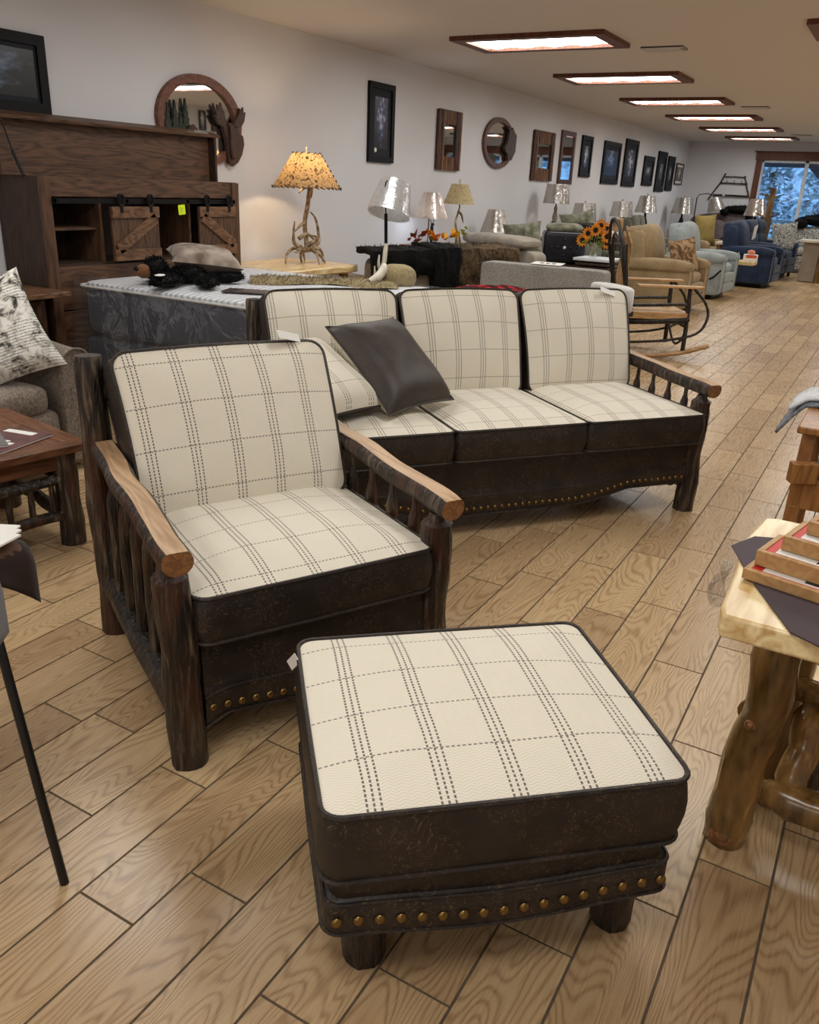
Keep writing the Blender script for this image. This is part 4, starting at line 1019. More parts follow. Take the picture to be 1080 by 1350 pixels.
WY = Matrix(((0, 0, 1, 0), (1, 0, 0, 0), (0, 1, 0, 0), (0, 0, 0, 1)))   # 2-D outline (y, z) -> wall plane
def ring(name, ry, rz, w, x0, x1, mat, t, n=56, dy=0, wob=0, dz=0):
    vs = []
    for k in range(n):
        a = 2*PI*k/n; c, s = math.cos(a), math.sin(a); e = w * (1 + wob*math.sin(a*2+1))
        vs += [(x0, ry*c, rz*s), (x1, ry*c*.99, rz*s*.99), (x1, (ry-e)*c, (rz-e)*s), (x0, (ry-e)*c, (rz-e)*s)]
    fs = [(k*4+j, k*4+(j+1) % 4, ((k+1) % n)*4+(j+1) % 4, ((k+1) % n)*4+j) for k in range(n) for j in range(4)]
    return MB().add(vs, fs).build(name, mat, t)
def fir(cy, z0, h, w):
    L = []; R = []
    for k in range(9):
        q = k/9; ww = w*(1-q)*(1.0 if k % 2 == 0 else .72); L.append((cy-ww, z0+h*q)); R.append((cy+ww, z0+h*q+.006))
    return L + [(cy, z0+h)] + R[::-1]
m_carve = wood('carved_wood', '#2a1c16', '#4c3327', (16, 16, 9), 5, .45)
m_carve_g = wood('carved_fir', '#1c211a', '#343a2e', (16, 16, 9), 5, .6)
t = thing('moose_mirror', 'round wooden mirror with carved fir trees and a moose head behind the headboard', 'mirror', (PX, 5.19, 1.80))
ring('frame', .455, .32, .068, 0, .035, M_['frame_mirror'] if 'frame_mirror' in M_ else wood('mirror_wood', '#5a3729', '#7d5140', (9, 9, 9), 4, .45), t, wob=.15)
MB().poly([(.41*math.cos(2*PI*k/48), .275*math.sin(2*PI*k/48)) for k in range(48)], .006, .012, 0, WY).build('mirror_glass', M_['mirror'], t, smooth=False)
for cy, z0, h, w in ((-.365, -.16, .26, .055), (-.29, -.14, .26, .055), (-.18, -.05, .19, .040), (-.235, -.12, .16, .04)): MB().poly(fir(cy, z0, h, w), .022, .045, 0, WY).build('carved_fir', m_carve_g, t, smooth=False)
MB().poly([(-.40, -.20), (-.1, -.26), (.0, -.22), (-.08, -.17), (-.16, -.15), (-.15, -.09), (-.19, -.05), (-.25, -.04), (-.30, -.1), (-.38, -.12)], .014, .04, 0, WY).build('carved_bank', m_carve_g, t, smooth=False)
MB().poly([(-.17, -.06), (-.11, -.03), (-.07, -.06), (-.06, -.10), (-.10, -.12), (-.15, -.12)], .03, .05, 0, WY).build('carved_head', m_carve, t, smooth=False)
moose = [(.20, -.03), (.25, .01), (.32, .01), (.345, -.02), (.40, -.01), (.385, -.05), (.44, -.08), (.45, -.14), (.42, -.22), (.37, -.28), (.31, -.31), (.26, -.29), (.245, -.22), (.25, -.15), (.23, -.09)]
MB().poly(moose, .02, .06, 0, WY).build('moose_head', m_carve, t, bevel=.008)
MB().poly([(.26, -.01), (.30, -.02), (.325, -.12), (.33, -.20), (.305, -.26), (.27, -.25), (.26, -.17), (.265, -.08)], .05, .085, 0, WY).build('moose_muzzle', m_carve, t, bevel=.01)
MB().poly([(.27, -.01), (.21, -.03), (.15, -.01), (.11, .05), (.135, .05), (.12, .09), (.15, .085), (.145, .13), (.175, .11), (.185, .145), (.205, .105), (.225, .075), (.235, .035)][::-1], .04, .06, 0, WY).build('antler', m_carve, t, bevel=.003)
MB().poly([(.33, -.01), (.37, -.02), (.42, -.01), (.455, .03), (.475, .10), (.455, .085), (.445, .135), (.425, .10), (.405, .125), (.395, .08), (.375, .06), (.35, .03)], .04, .06, 0, WY).build('antler', m_carve, t, bevel=.003)
t = thing('oval_mirror', 'oval wooden mirror with a carved animal on its right side', 'mirror', (PX, 10.66, 1.955))
ring('frame', .47, .305, .06, 0, .035, wood('oval_mirror_wood', '#4a3129', '#6e4b40', (9, 9, 9), 4, .45), t)
MB().poly([(.42*math.cos(2*PI*k/48), .262*math.sin(2*PI*k/48)) for k in range(48)], .006, .012, 0, WY).build('mirror_glass', M_['mirror'], t, smooth=False)
MB().poly([(.16, .20), (.24, .16), (.20, .02), (.12, -.04), (.16, -.10), (.22, -.12), (.24, -.2), (.36, -.19), (.47, -.08), (.48, .12), (.40, .16), (.34, .21), (.28, .18), (.25, .22)][::-1], .02, .06, 0, WY).build('carved_animal', m_carve, t, bevel=.006)
MB().poly([(-.30, -.22), (-.18, -.26), (-.10, -.26), (-.08, -.15), (-.2, -.13), (-.31, -.15)], .013, .03, 0, WY).build('carved_bank', m_carve_g, t, smooth=False)

# ------------------------------------------------------------------ lamps and their tables
m_kraft = (lambda t: (t.col(t.ramp(t.noise(t.co(), 26, 4, .6, 2.2), [(.36, '#3f2f22'), (.45, '#a58a66'), (.62, '#dcc8a2')])), t.m)[1])(MT('rawhide', .7))
def shade_mat(name, c1, c2, trans=.45, spots=False):
    m = bpy.data.materials.new(name); m.use_nodes = True; nt = m.node_tree; b = nt.nodes['Principled BSDF']; b.inputs['Roughness'].default_value = .75
    tc = nt.nodes.new('ShaderNodeTexCoord'); n = nt.nodes.new('ShaderNodeTexNoise'); n.inputs['Scale'].default_value = 24 if spots else 60; n.inputs['Detail'].default_value = 4; n.inputs['Distortion'].default_value = 2.4 if spots else 0
    nt.links.new(tc.outputs['Object'], n.inputs[0]); r = nt.nodes.new('ShaderNodeValToRGB'); nt.links.new(n.outputs[0], r.inputs[0]); r.color_ramp.elements[0].position = .36; r.color_ramp.elements[0].color = hx(c1); r.color_ramp.elements[1].position = .5; r.color_ramp.elements[1].color = hx(c2)
    nt.links.new(r.outputs[0], b.inputs['Base Color']); tl = nt.nodes.new('ShaderNodeBsdfTranslucent'); nt.links.new(r.outputs[0], tl.inputs[0]); mx = nt.nodes.new('ShaderNodeMixShader'); mx.inputs[0].default_value = trans
    nt.links.new(b.outputs[0], mx.inputs[1]); nt.links.new(tl.outputs[0], mx.inputs[2]); nt.links.new(mx.outputs[0], nt.nodes['Material Output'].inputs[0]); return m
M_['sh_raw'] = shade_mat('rawhide_shade', '#3f2f22', '#b89a70', .42, True)
M_['sh_beige'] = shade_mat('beige_linen_shade', '#a59a8c', '#bfb3a4', .25)
M_['sh_pink'] = shade_mat('taupe_pleat_shade', '#a8917f', '#c2ab99', .25)
M_['sh_white'] = shade_mat('white_shade', '#c9cccf', '#e2e4e6', .3)
M_['sh_cream'] = shade_mat('cream_hide_shade', '#b59f70', '#d8c79c', .3, True)
filmm = bpy.data.materials.new('shade_film'); filmm.use_nodes = True; nt = filmm.node_tree; nt.nodes.remove(nt.nodes['Principled BSDF'])
a1 = nt.nodes.new('ShaderNodeBsdfTransparent'); a2 = nt.nodes.new('ShaderNodeBsdfGlossy'); a2.inputs['Roughness'].default_value = .2; a3 = nt.nodes.new('ShaderNodeMixShader'); a3.inputs[0].default_value = .38
n_ = nt.nodes.new('ShaderNodeTexNoise'); n_.inputs['Scale'].default_value = 3; n_.inputs['Distortion'].default_value = 2; b_ = nt.nodes.new('ShaderNodeBump'); b_.inputs['Distance'].default_value = .02; b_.inputs['Strength'].default_value = .35
nt.links.new(n_.outputs[0], b_.inputs['Height']); nt.links.new(b_.outputs[0], a2.inputs['Normal']); nt.links.new(a1.outputs[0], a3.inputs[1]); nt.links.new(a2.outputs[0], a3.inputs[2]); nt.links.new(a3.outputs[0], nt.nodes['Material Output'].inputs[0])
def shade(t, z0, z1, r0, r1, mat, film=True, pleats=0, tilt=None, c=(0, 0, 0), finial=True):
    n = 48 if pleats else 32; vs = []; M = Matrix.Rotation(tilt[1], 3, tilt[0]) if tilt else Matrix.Identity(3)
    for r, z in ((r0, z0), (r0*.9+r1*.1, z0+(z1-z0)*.1), (r0*.5+r1*.5, (z0+z1)/2), (r1, z1)):
        for k in range(n):
            e = 1 + (.012 if (pleats and k % 2) else 0); vs.append(Vector(c) + M @ Vector((r*e*math.cos(2*PI*k/n), r*e*math.sin(2*PI*k/n), z)))
    sh = MB().add(vs, [(i*n+k, i*n+(k+1) % n, (i+1)*n+(k+1) % n, (i+1)*n+k) for i in range(3) for k in range(n)]).build('lamp_shade', mat, t, angle=80)
    if film:
        vs2 = [Vector(c) + M @ (M.inverted() @ (v - Vector(c)) * 1.012) if False else v for v in vs]
        vv = []
        for r, z in ((r0*1.03, z0-.004), ((r0+r1)/2*1.03, (z0+z1)/2), (r1*1.04, z1+.004)):
            for k in range(n): vv.append(Vector(c) + M @ Vector((r*math.cos(2*PI*k/n)*(1+.01*math.sin(k*1.7)), r*math.sin(2*PI*k/n)*(1+.01*math.sin(k*2.3)), z)))
        MB().add(vv, [(i*n+k, i*n+(k+1) % n, (i+1)*n+(k+1) % n, (i+1)*n+k) for i in range(2) for k in range(n)]).build('plastic_film', filmm, sh)
    sp = MB()
    for k in range(3): a = 2*PI*k/3; sp.tube([Vector(c) + M @ Vector((0, 0, z1-.01)), Vector(c) + M @ Vector((r1*.98*math.cos(a), r1*.98*math.sin(a), z1-.004))], .002, 5)
    sp.build('spider', M_['black'], sh)
    if finial: MB().lathe([(.004, z1-.02), (.004, z1+.012), (.010, z1+.018), (.006, z1+.035), (.0, z1+.045)], 10, c).build('finial', M_['black'], t)
    return sh
def bulb(t, z, watt, col=(1, .72, .42), r=.03):
    l = bpy.data.lights.new('bulb_light', 'POINT'); l.energy = watt; l.color = col; l.shadow_soft_size = r; o = bpy.data.objects.new('bulb_light', l); C.objects.link(o); o.parent = t; o.location = (0, 0, z)
def antler(mb, pts, r0, r1, seed=0):
    n = len(pts); P = []; 
    for i in range(n-1):
        for k in range(4): 
            q = k/4; p0 = Vector(pts[max(0, i-1)]); p1 = Vector(pts[i]); p2 = Vector(pts[i+1]); p3 = Vector(pts[min(n-1, i+2)])
            P.append(.5*((2*p1) + (p2-p0)*q + (2*p0-5*p1+4*p2-p3)*q*q + (3*p1-p0-3*p2+p3)*q**3))
    P.append(Vector(pts[-1])); L = len(P); mb.tube(P, [r0 + (r1-r0)*(i/(L-1))**1.3 for i in range(L)], 8, jit=.15, seed=seed)
# live-edge table with the lit antler lamp
t = thing('live_edge_console', 'pale live edge wood table under the lit antler lamp', 'table', (-4.48, 5.70, 0), 0)
o2 = [(-.38, -.53), (0, -.55), (.30, -.54), (.38, -.50), (.40, -.3), (.37, 0), (.41, .3), (.38, .5), (-.38, .52)]
MB().poly(o2, .69, .75).build('table_top', M_['pine'], t, bevel=.012)
for sx in (-.28, .28):
    for sy in (-.42, .42): MB().log((sx, sy, 0), (sx, sy, .70), [(0, .045), (1, .04)], sx*9+sy, .01, 12, 8, .12).build('leg', M_['pine_log'], t)
MB().box((0, 0, .60), (.56, .86, .10)).build('apron', M_['pine'], t)
t = thing('antler_lamp', 'lit table lamp with tangled antler base and laced rawhide shade', 'lamp', (-4.45, 5.93, .752), 0)
mb = MB(); rr = random.Random(4)
antler(mb, [(0, 0, .10), (-.01, 0, .20), (.0, -.03, .32), (.0, .01, .46), (.01, .03, .60), (.01, .03, .66)], .020, .017)
mb.build('stem_antler', M_['antler'], t)
sets = [[(0, 0, .10), (-.08, -.06, .12), (-.10, -.15, .07), (-.06, -.22, .0)], [(0, 0, .10), (.08, .05, .12), (.06, .14, .07), (.02, .20, .003)], [(.0, 0, .10), (-.02, -.10, .11), (.06, -.17, .10), (.05, -.24, .10)], [(0, .0, .11), (.10, -.02, .10), (.17, -.05, .0)], [(0, 0, .11), (-.10, .08, .10), (-.14, .15, .0)],
 [(-.02, -.04, .12), (-.04, -.12, .16), (-.02, -.16, .24), (-.01, -.155, .34)], [(.02, .02, .12), (.03, .12, .16), (.0, .16, .26), (.0, .12, .36), (0, .05, .41)], [(0, .0, .14), (.05, .08, .20), (-.03, .10, .22)], [(0, -.02, .33), (0, -.08, .31), (-.01, -.15, .26)], [(0, .02, .62), (0, -.04, .60), (0, -.11, .56)], [(.0, .05, .61), (0, .065, .57), (0, .06, .52)], [(0, -.11, .20), (.02, -.04, .235), (.0, .06, .21), (.0, .12, .17)], [(.03, .0, .12), (.10, .06, .06), (.12, .10, .0)], [(0, -.04, .12), (-.02, -.06, .06), (-.02, -.05, .0)]]
for i, s in enumerate(sets): m2 = MB(); antler(m2, s, .019, .005, i); m2.build('antler', M_['antler'], t)
sh = shade(t, .60, .865, .285, .115, M_['sh_raw'], False, finial=False)
lc = MB()
for k in range(36): a = 2*PI*k/36; lc.tube([(.287*math.cos(a), .287*math.sin(a), .612), (.287*math.cos(a+.12), .287*math.sin(a+.12), .594)], .004, 5)
for k in range(7): q = .08+k*.14; r = .285+(.115-.285)*q; lc.sq((r*math.cos(.45), r*math.sin(.45), .60+.265*q), (.014, .014, .028), .8, .8, None, 8)
for k in range(14): a = 2*PI*k/14; lc.tube([(.117*math.cos(a), .117*math.sin(a), .855), (.117*math.cos(a+.2), .117*math.sin(a+.2), .872)], .004, 5)
lc.build('lacing', M_['walnut_d'], sh)
MB().lathe([(.006, .84), (.006, .90), (.012, .91), (0, .94)], 8).build('finial', M_['antler_white'], t); bulb(t, .74, 5.5)

def end_table(x, y, h, lab, mat=None, w=.5, d=.5):
    t = thing('end_table', lab, 'table', (x, y, 0), 0, 'end tables under the lamps')
    MB().box((0, 0, h-.02), (w, d, .04)).build('table_top', mat or M_['walnut_p'], t, bevel=.006)
    for sx in (-1, 1):
        for sy in (-1, 1): MB().log((sx*(w/2-.05), sy*(d/2-.05), 0), (sx*(w/2-.05), sy*(d/2-.05), h-.04), [(0, .03), (1, .028)], x+sx+sy*3, .004, 10, 5, .1).build('leg', M_['bark'], t)
    MB().box((0, 0, .2), (w-.08, d-.08, .02)).build('shelf', mat or M_['walnut_p'], t, bevel=.004)
# swing-arm antler floor lamp with white shade
t = thing('antler_floor_lamp', 'pale antler stem lamp with a tilted white drum shade', 'lamp', (-3.52, 5.66, 0), 0)
MB().lathe([(.14, 0), (.14, .02), (.02, .04), (.015, .05)], 20).build('base', M_['black'], t); MB().tube([(0, 0, .04), (.0, 0, .60)], .010, 8).build('pole', M_['antler_white'], t)
m2 = MB(); antler(m2, [(.0, 0, .55), (.0, -.03, .70), (0, .03, .85), (.0, .05, .98)], .024, .016); m2.build('stem_antler', M_['antler_white'], t)
for s in ([(0, -.03, .68), (0, -.09, .72), (0, -.11, .82)], [(0, 0, .76), (0, -.05, .82), (0, -.045, .90)], [(0, -.03, .66), (0, .06, .60), (0, .13, .50)]): m2 = MB(); antler(m2, s, .017, .005); m2.build('tine', M_['antler_white'], t)
MB().tube([(0, .05, .95), (0, .035, 1.20)], .013, 10).build('upper_post', M_['frame_black'], t)
MB().tube([(0, .035+.0, 1.20), (0, .01, 1.36), (0, .02, 1.42), (0, .06, 1.445), (0, .11, 1.425)], .005, 8).build('curved_arm', M_['black'], t)
shade(t, -.12, .12, .165, .115, M_['sh_white'], True, 0, ('X', -.38), (0, .12, 1.305), False)

def tlamp(x, y, zb, z0, z1, r0, r1, mat, base, lab, cat='lamp', pleats=0, film=True, bm=None, finial=True, rise=0):
    t = thing('table_lamp', lab, cat, (x, y, zb), 0, 'table lamps along the left wall'); h = z0 - zb
    if base == 'turned': MB().lathe([(.07, 0), (.07, .015), (.025, .03), (.018, h*.3), (.034, h*.5), (.040, h*.62), (.022, h*.78), (.028, h*.86), (.012, h*.95), (.008, h+.02)], 18).build('base', bm or M_['turned'], t)
    elif base == 'stick': MB().lathe([(.06, 0), (.06, .012), (.012, .02), (.012, h+.02)], 14).build('base', bm or M_['black'], t)
    elif base == 'urn': MB().lathe([(.06, 0), (.065, .02), (.03, .04), (.055, h*.35), (.06, h*.5), (.03, h*.75), (.02, h*.85), (.024, h*.9), (.01, h+.02)], 18).build('base', bm or M_['black'], t)
    MB().tube([(0, 0, h), (0, 0, z1-zb)], .004, 6).build('rod', M_['black'], t)
    shade(t, z0-zb, z1-zb, r0, r1, mat, film, pleats, finial=finial)
    return t
M_['turned'] = plain('distressed_turned_wood', '#8a7f70', .6, var=.35, scale=20)
for x, y, h, lab in ((-4.58, 8.35, .80, 'end table under the deer lamp'), (-4.58, 9.0, .78, 'end table under the rawhide shade lamp'), (-4.58, 10.05, .70, 'end table under the low pleated shade lamp'), (-4.58, 12.1, .76, 'end table under the tall turned lamp'), (-4.56, 13.35, .72, 'end table under the beige drum shade lamp'), (-4.56, 15.35, .72, 'end table under the lamp behind the rocking chair'), (-4.56, 16.95, .72, 'end table under the dark based lamp'), (-4.50, 19.9, .68, 'end table under the pair of far lamps')): end_table(x, y, h, lab)
t = tlamp(-4.58, 8.35, .80, 1.085, 1.34, .185, .092, M_['sh_pink'], 'none', 'table lamp with taupe pleated shade and dark deer figure', pleats=1, finial=False)
MB().tube([(0, -.05, 0), (0, -.05, .30)], .006, 8).build('post', M_['black'], t); MB().lathe([(.09, 0), (.09, .015), (.0, .016)], 18).build('base', M_['black'], t)
df = MB(); df.sq((0, .03, .10), (.05, .055, .13), .8, .8, None, 14); df.sq((0, .03, .175), (.035, .035, .08), .8, .8, None, 12); df.sq((0, .045, .215), (.03, .06, .03), .8, .8, None, 12)
for s in (-1, 1):
    df.tube([(0, .03+.012*s, .05), (0, .03+.016*s, .01)], .008, 6)
    antler(df, [(0, .03, .225), (0, .03+.03*s, .24), (0, .03+.042*s, .27)], .004, .002); antler(df, [(0, .03+.03*s, .24), (0, .03+.02*s, .265)], .003, .001)
df.build('deer_figure', M_['black'], t); bulb(t, .30, 3, (.72, .84, 1), .02)
t = tlamp(-4.58, 9.0, .78, 1.225, 1.44, .18, .095, M_['sh_cream'], 'none', 'antler table lamp with cream hide shade and white finial', film=False, finial=False)
MB().lathe([(.012, .66), (.012, .70), (.006, .71), (.0, .73)], 10).build('finial', M_['antler_white'], t)
for s in ([(0, 0, 0), (0, -.02, .15), (0, -.06, .25), (0, .02, .40), (0, .0, .46)], [(0, .0, .36), (0, .08, .33), (0, .14, .24)], [(0, 0, .12), (0, .07, .06), (0, .10, .0)], [(0, 0, .10), (.05, -.07, .05), (.05, -.10, 0)]): m2 = MB(); antler(m2, s, .018, .006); m2.build('antler', M_['antler'], t)
tlamp(-4.58, 10.05, .70, .885, 1.16, .185, .10, M_['sh_pink'], 'stick', 'low table lamp with shiny taupe pleated shade beside the olive pillow', pleats=1, finial=False)
tlamp(-4.58, 12.12, .76, 1.24, 1.50, .19, .155, M_['sh_beige'], 'turned', 'tall table lamp with distressed turned base and beige shade')
tlamp(-4.56, 13.35, .72, .975, 1.245, .20, .16, M_['sh_beige'], 'stick', 'table lamp with beige drum shade above the sunflowers', bm=M_['turned'])
tlamp(-4.56, 15.35, .72, 1.03, 1.28, .20, .16, M_['sh_beige'], 'stick', 'table lamp with beige drum shade behind the top of the rocking chair')
tlamp(-4.56, 16.95, .72, 1.09, 1.39, .21, .14, M_['sh_beige'], 'urn', 'table lamp with dark urn base and shiny flared shade')
tlamp(-4.52, 19.85, .68, 1.05, 1.38, .24, .17, M_['sh_beige'], 'urn', 'far table lamp with dark base and flared shade, left of the swing arm lamp')
t = thing('floor_lamp', 'black swing arm floor lamp with tilted shade in the far left corner', 'lamp', (-4.35, 20.3, 0), 0)
MB().lathe([(.14, 0), (.14, .02), (.012, .03), (.012, 1.40)], 16).build('pole', M_['black'], t)
MB().tube([(0, 0, 1.38), (.04, .0, 1.46), (.22, 0, 1.49), (.36, 0, 1.45), (.38, 0, 1.38)], .009, 8).build('swing_arm', M_['black'], t)
shade(t, -.14, .12, .19, .12, M_['sh_beige'], True, 0, ('Y', -.3), (.42, 0, 1.28), False)
# ------------------------------------------------------------------ upholstered seating down the room
def RM(a, ax='Z'): return Matrix.Rotation(a, 4, ax)
def recliner(name, label, x, y, rz, mat, W=.92, D=.98, bh=1.06, ah=.64, seats=1, shade2=None, group=None):
    """faces local +x; local y across"""
    t = thing(name, label, 'recliner' if seats == 1 else 'loveseat', (x, y, 0), rz, group); aw = .17; sw = (W - 2*aw)
    MB().sq((-.02, 0, .27), (D-.14, W-.06, .38), .12, .2, n=32).build('base', mat, t)
    MB().box((0, 0, .045), (D-.3, W-.25, .06)).build('glide_base', M_['black'], t)
    for s in (-1, 1):
        a = MB().sq((.02, s*(W/2-aw/2), .34), (D-.10, aw-.02, ah-.10), .10, .18, n=32)
        a.sq((.03, s*(W/2-aw/2), ah-.07), (D-.08, aw+.03, .17), .22, .7, n=32, fn=lambda p: Vector((p.x, p.y, p.z + .02*math.sin((p.x+.4)*3)))); a.build('arm', mat, t)
        MB().tube([(D/2-.03, s*(W/2-aw/2) + (aw/2-.005)*c, z) for c, z in ((-1, .10), (-1, ah-.06), (-.6, ah-.0), (0, ah+.012), (.6, ah-.0), (1, ah-.06), (1, .10))], .006, 6).build('arm_welt', mat, t)
    for k in range(seats):
        yc = -sw/2 + sw*(k+.5)/seats; w = sw/seats
        MB().sq((.10, yc, .43), (D*.68, w-.01, .19), .2, .6, n=28).build('seat_cushion', mat, t)
        for j, z in enumerate((.31, .17)): MB().sq((D/2-.07, yc, z), (.12, w-.01, .15), .25, .45, n=20).build('footrest_panel', mat, t)
        for s in (-1, 1): MB().sq((-.30, yc+s*(w/2-.0), .72), (.24, .12, .52), .5, .5, RM(-.16, 'Y'), 20).build('back_wing', mat, t)
        if seats == 1: MB().sq((-.23, yc, .78), (.28, w+.03, .58), .55, .75, RM(-.20, 'Y'), 28).build('back_cushion', mat, t)
        else:
            for q, (zz, hh, xx) in enumerate(((.92, .26, -.27), (.68, .28, -.22))): MB().sq((xx, yc, zz), (.24, w-.01, hh), .45, .6, RM(-.2, 'Y'), 24).build('back_cushion', mat, t)
        MB().sq((-.36, yc, .66), (.16, w+.08, .76), .4, .35, RM(-.14, 'Y'), 24).build('back_shell', mat, t)
    return t
m_rtan = fabric('tan_velour', '#a58f6d', '#8d7857', 70, .9, .2); m_rgrey = fabric('light_grey_velour', '#a3aaa9', '#878f90', 70, .9, .2); m_rblue = fabric('navy_velour', '#2b3850', '#1d2739', 70, .85, .2)
m_sage = fabric('sage_grey', '#7c7a6d', '#5f5e54', 70, .9, .2); m_beige = fabric('beige_sofa_cloth', '#a79e90', '#8b8377', 90); m_greyS = fabric('grey_tweed', '#a5a29b', '#7c7a75', 130, .95, .5, .8); m_green = fabric('olive_knit', '#6f705f', '#4b4d3f', 40, .9, .6, .7)
recliner('recliner', 'tan recliner with rounded back, just behind the rocking chair', -2.72, 11.42, -.06, m_rtan, bh=1.08)
t = recliner('recliner', 'light grey recliner with black side lever beside the tan one', -2.70, 13.50, -.06, m_rgrey)
MB().tube([(.30, -.47, .30), (.36, -.50, .33), (.46, -.53, .44)], .014, 8).build('lever', M_['black'], t)
t = recliner('recliner', 'navy blue recliner between the grey recliner and the navy loveseat', -2.36, 15.95, -.06, m_rblue)
lv = recliner('reclining_loveseat', 'navy blue reclining loveseat with a white hang tag and swirl pillow', -2.45, 18.05, -.10, m_rblue, W=1.62, seats=2)
tagcard(lv, (-.02, -.78, .84), (.2, -.3, 1.35), (.13, .26))
for sy in (-.7, .7): MB().lathe([(.03, 0), (.03, .1)], 8, (.4, sy, 0)).build('foot', M_['black'], lv)
recliner('recliner', 'sage grey double back recliner against the left wall', -4.25, 16.15, 0, m_sage, W=1.08, seats=2)
m_pat = (lambda t: (t.col(t.ramp(t.noise(t.co(), 9, 3, .5, 1.6), [(.40, '#5d4330'), (.48, '#8b6a48'), (.6, '#b09470')])), t.m)[1])(MT('leaf_print_cloth', .9))
def place_pillow(lab, loc, size, mats, nrm, roll, name='throw_pillow', group=None, **k):
    p = pillow(name, size[0], size[1], size[2], mats, None, **k); p.location = loc; p.rotation_euler = Matrix(face_rot(nrm, roll)).to_euler(); return tag(p, lab, 'pillow', group)
place_pillow('brown leaf patterned throw pillow on the tan recliner', (-2.50, 11.42, .70), (.44, .44, .14), [m_pat, m_pat], (1, -.75, .3), .15, n=16)
m_swirl = (lambda t: (t.col(t.ramp((t.noise(t.co(), 7, 2, .5, 3.2)*6).fr(), [(.42, '#c9c6bd'), (.5, '#47474a'), (.8, '#5a5a5c')])), t.m)[1])(MT('swirl_cloth', .9))
place_pillow('grey and cream swirl pattern pillow on the navy loveseat', (-2.17, 18.60, .74), (.56, .56, .16), [m_swirl, m_swirl], (1, -1.3, .3), .1, n=16)

# black bear throws / plush on sofas at the far end
m_cocoa = fabric('mauve_brown_cloth', '#7d7070', '#5f5455', 70)
def sofa_plain(name, label, x, y, rz, W, D, bh, mat, sh=.44, ncu=2, arm=.62, cat='sofa', rollarm=True, back_bow=0, be=(.12, .18)):
    """faces local -y"""
    t = thing(name, label, cat, (x, y, 0), rz); aw = .17
    MB().box((0, 0, .21), (W-.04, D-.04, .26)).build('base', mat, t, bevel=.02)
    for s in (-1, 1): MB().sq((s*(W/2-aw/2), -.0, arm/2+.05), (aw, D-.02, arm-.08), .25, .3, n=28).build('arm', mat, t)
    w = (W-2*aw)/ncu
    for k in range(ncu):
        x0 = -W/2+aw+w*(k+.5); MB().sq((x0, -.06, sh-.02), (w-.008, D-.2, .17), .16, .5, n=32).build('seat_cushion', mat, t)
        MB().sq((x0, D/2-.23, (sh+bh)/2+.0), (w-.008, .17, bh-sh-.06), .25, .6, RM(-.16, 'X'), 28).build('back_cushion', mat, t)
    MB().sq((0, D/2-.09, bh/2+.05), (W-.02, .18, bh-.10), be[0], be[1], n=40, fn=(lambda p: Vector((p.x, p.y, p.z + (back_bow*math.cos(PI*p.x/W) if p.z > 0 else 0))))).build('back', mat, t)
    for sx in (-1, 1):
        for sy in (-1, 1): MB().lathe([(.025, 0), (.03, .09)], 8, (sx*(W/2-.08), sy*(D/2-.08), 0)).build('foot', M_['walnut_d'], t)
    return t
sofa_plain('camelback_sofa', 'mauve brown camelback sofa with a black bear on top against the back wall', -3.72, 20.62, 0, 1.7, .9, .98, m_cocoa, back_bow=.14)
def bear(label, loc, rz, sc, seed):
    t = sqfur('plush_bear', label, 'plush toy', loc, rz, [((0, 0, .07*sc), (.62*sc, .22*sc, .15*sc), 0), ((.38*sc, .0, .07*sc), (.20*sc, .17*sc, .15*sc), 0), ((.16*sc, -.12*sc, -.03*sc), (.12*sc, .1*sc, .26*sc), 0), ((-.28*sc, -.1*sc, .03*sc), (.16*sc, .12*sc, .14*sc), 0)], m_bf, 900, .025*sc, seed=seed, w=.006)
    MB().sq((.49*sc, 0, .05*sc), (.12*sc, .09*sc, .08*sc), .8, .9, None, 12).build('muzzle', fabric('muzzle_cloth', '#6b5a3c'), t)
    for s in (-1, 1): MB().sq((.36*sc, s*.065*sc, .145*sc), (.05*sc, .04*sc, .05*sc), .8, .9, None, 10).build('ear', m_bf, t)
    return t
bear('black plush bear sprawled along the top of the mauve camelback sofa', (-3.45, 20.92, 1.09), 0, 1.25, 3)
t = sofa_plain('tan_armchair', 'tan armchair with gold pillow between grey recliner and far sofa', -3.72, 17.95, PI/2-.2, .95, .9, .86, m_rtan, ncu=1, cat='armchair')
place_pillow('gold square pillow standing on the tan armchair', (-3.60, 18.0, .80), (.50, .60, .14), [fabric('gold_cloth', '#a28c54', '#84703e'), fabric('gold_cloth_back', '#a28c54', '#84703e')], (1, -.9, .15), .05, n=14)
MB_t = thing('log_side_table', 'small log side table with a pale top behind the grey recliner', 'table', (-3.02, 17.6, 0), 0)
MB().box((0, 0, .60), (.46, .46, .05)).build('table_top', M_['antler_white'], MB_t, bevel=.01)
for sx in (-1, 0, 1): MB().log((sx*.16, -.16, 0), (sx*.16, -.16, .58), [(0, .045), (1, .04)], 70+sx, .008, 10, 6, .15).build('leg', M_['peel_d'], MB_t)
for sx in (-1, 1): MB().log((sx*.16, .16, 0), (sx*.16, .16, .58), [(0, .045), (1, .04)], 75+sx, .008, 10, 6, .15).build('leg', M_['peel_d'], MB_t)
t = thing('live_edge_end_table', 'pale live edge end table between grey and navy recliners', 'table', (-2.36, 14.68, 0), 0)
MB().poly([(-.3, -.19), (.28, -.2), (.31, 0), (.29, .2), (-.3, .19)], .43, .49).build('table_top', M_['pine'], t, bevel=.01)
for sx in (-.2, -.04):
    for sy in (-.11, .11): MB().log((sx, sy, 0), (sx, sy, .44), [(0, .03), (1, .03)], 80+sx*5+sy, .004, 10, 5, .1).build('leg', M_['pine_log'], t)
t = thing('tissue_box', 'orange and white printed card box on the live edge end table', 'box', (-2.16, 14.68, .491), .3)
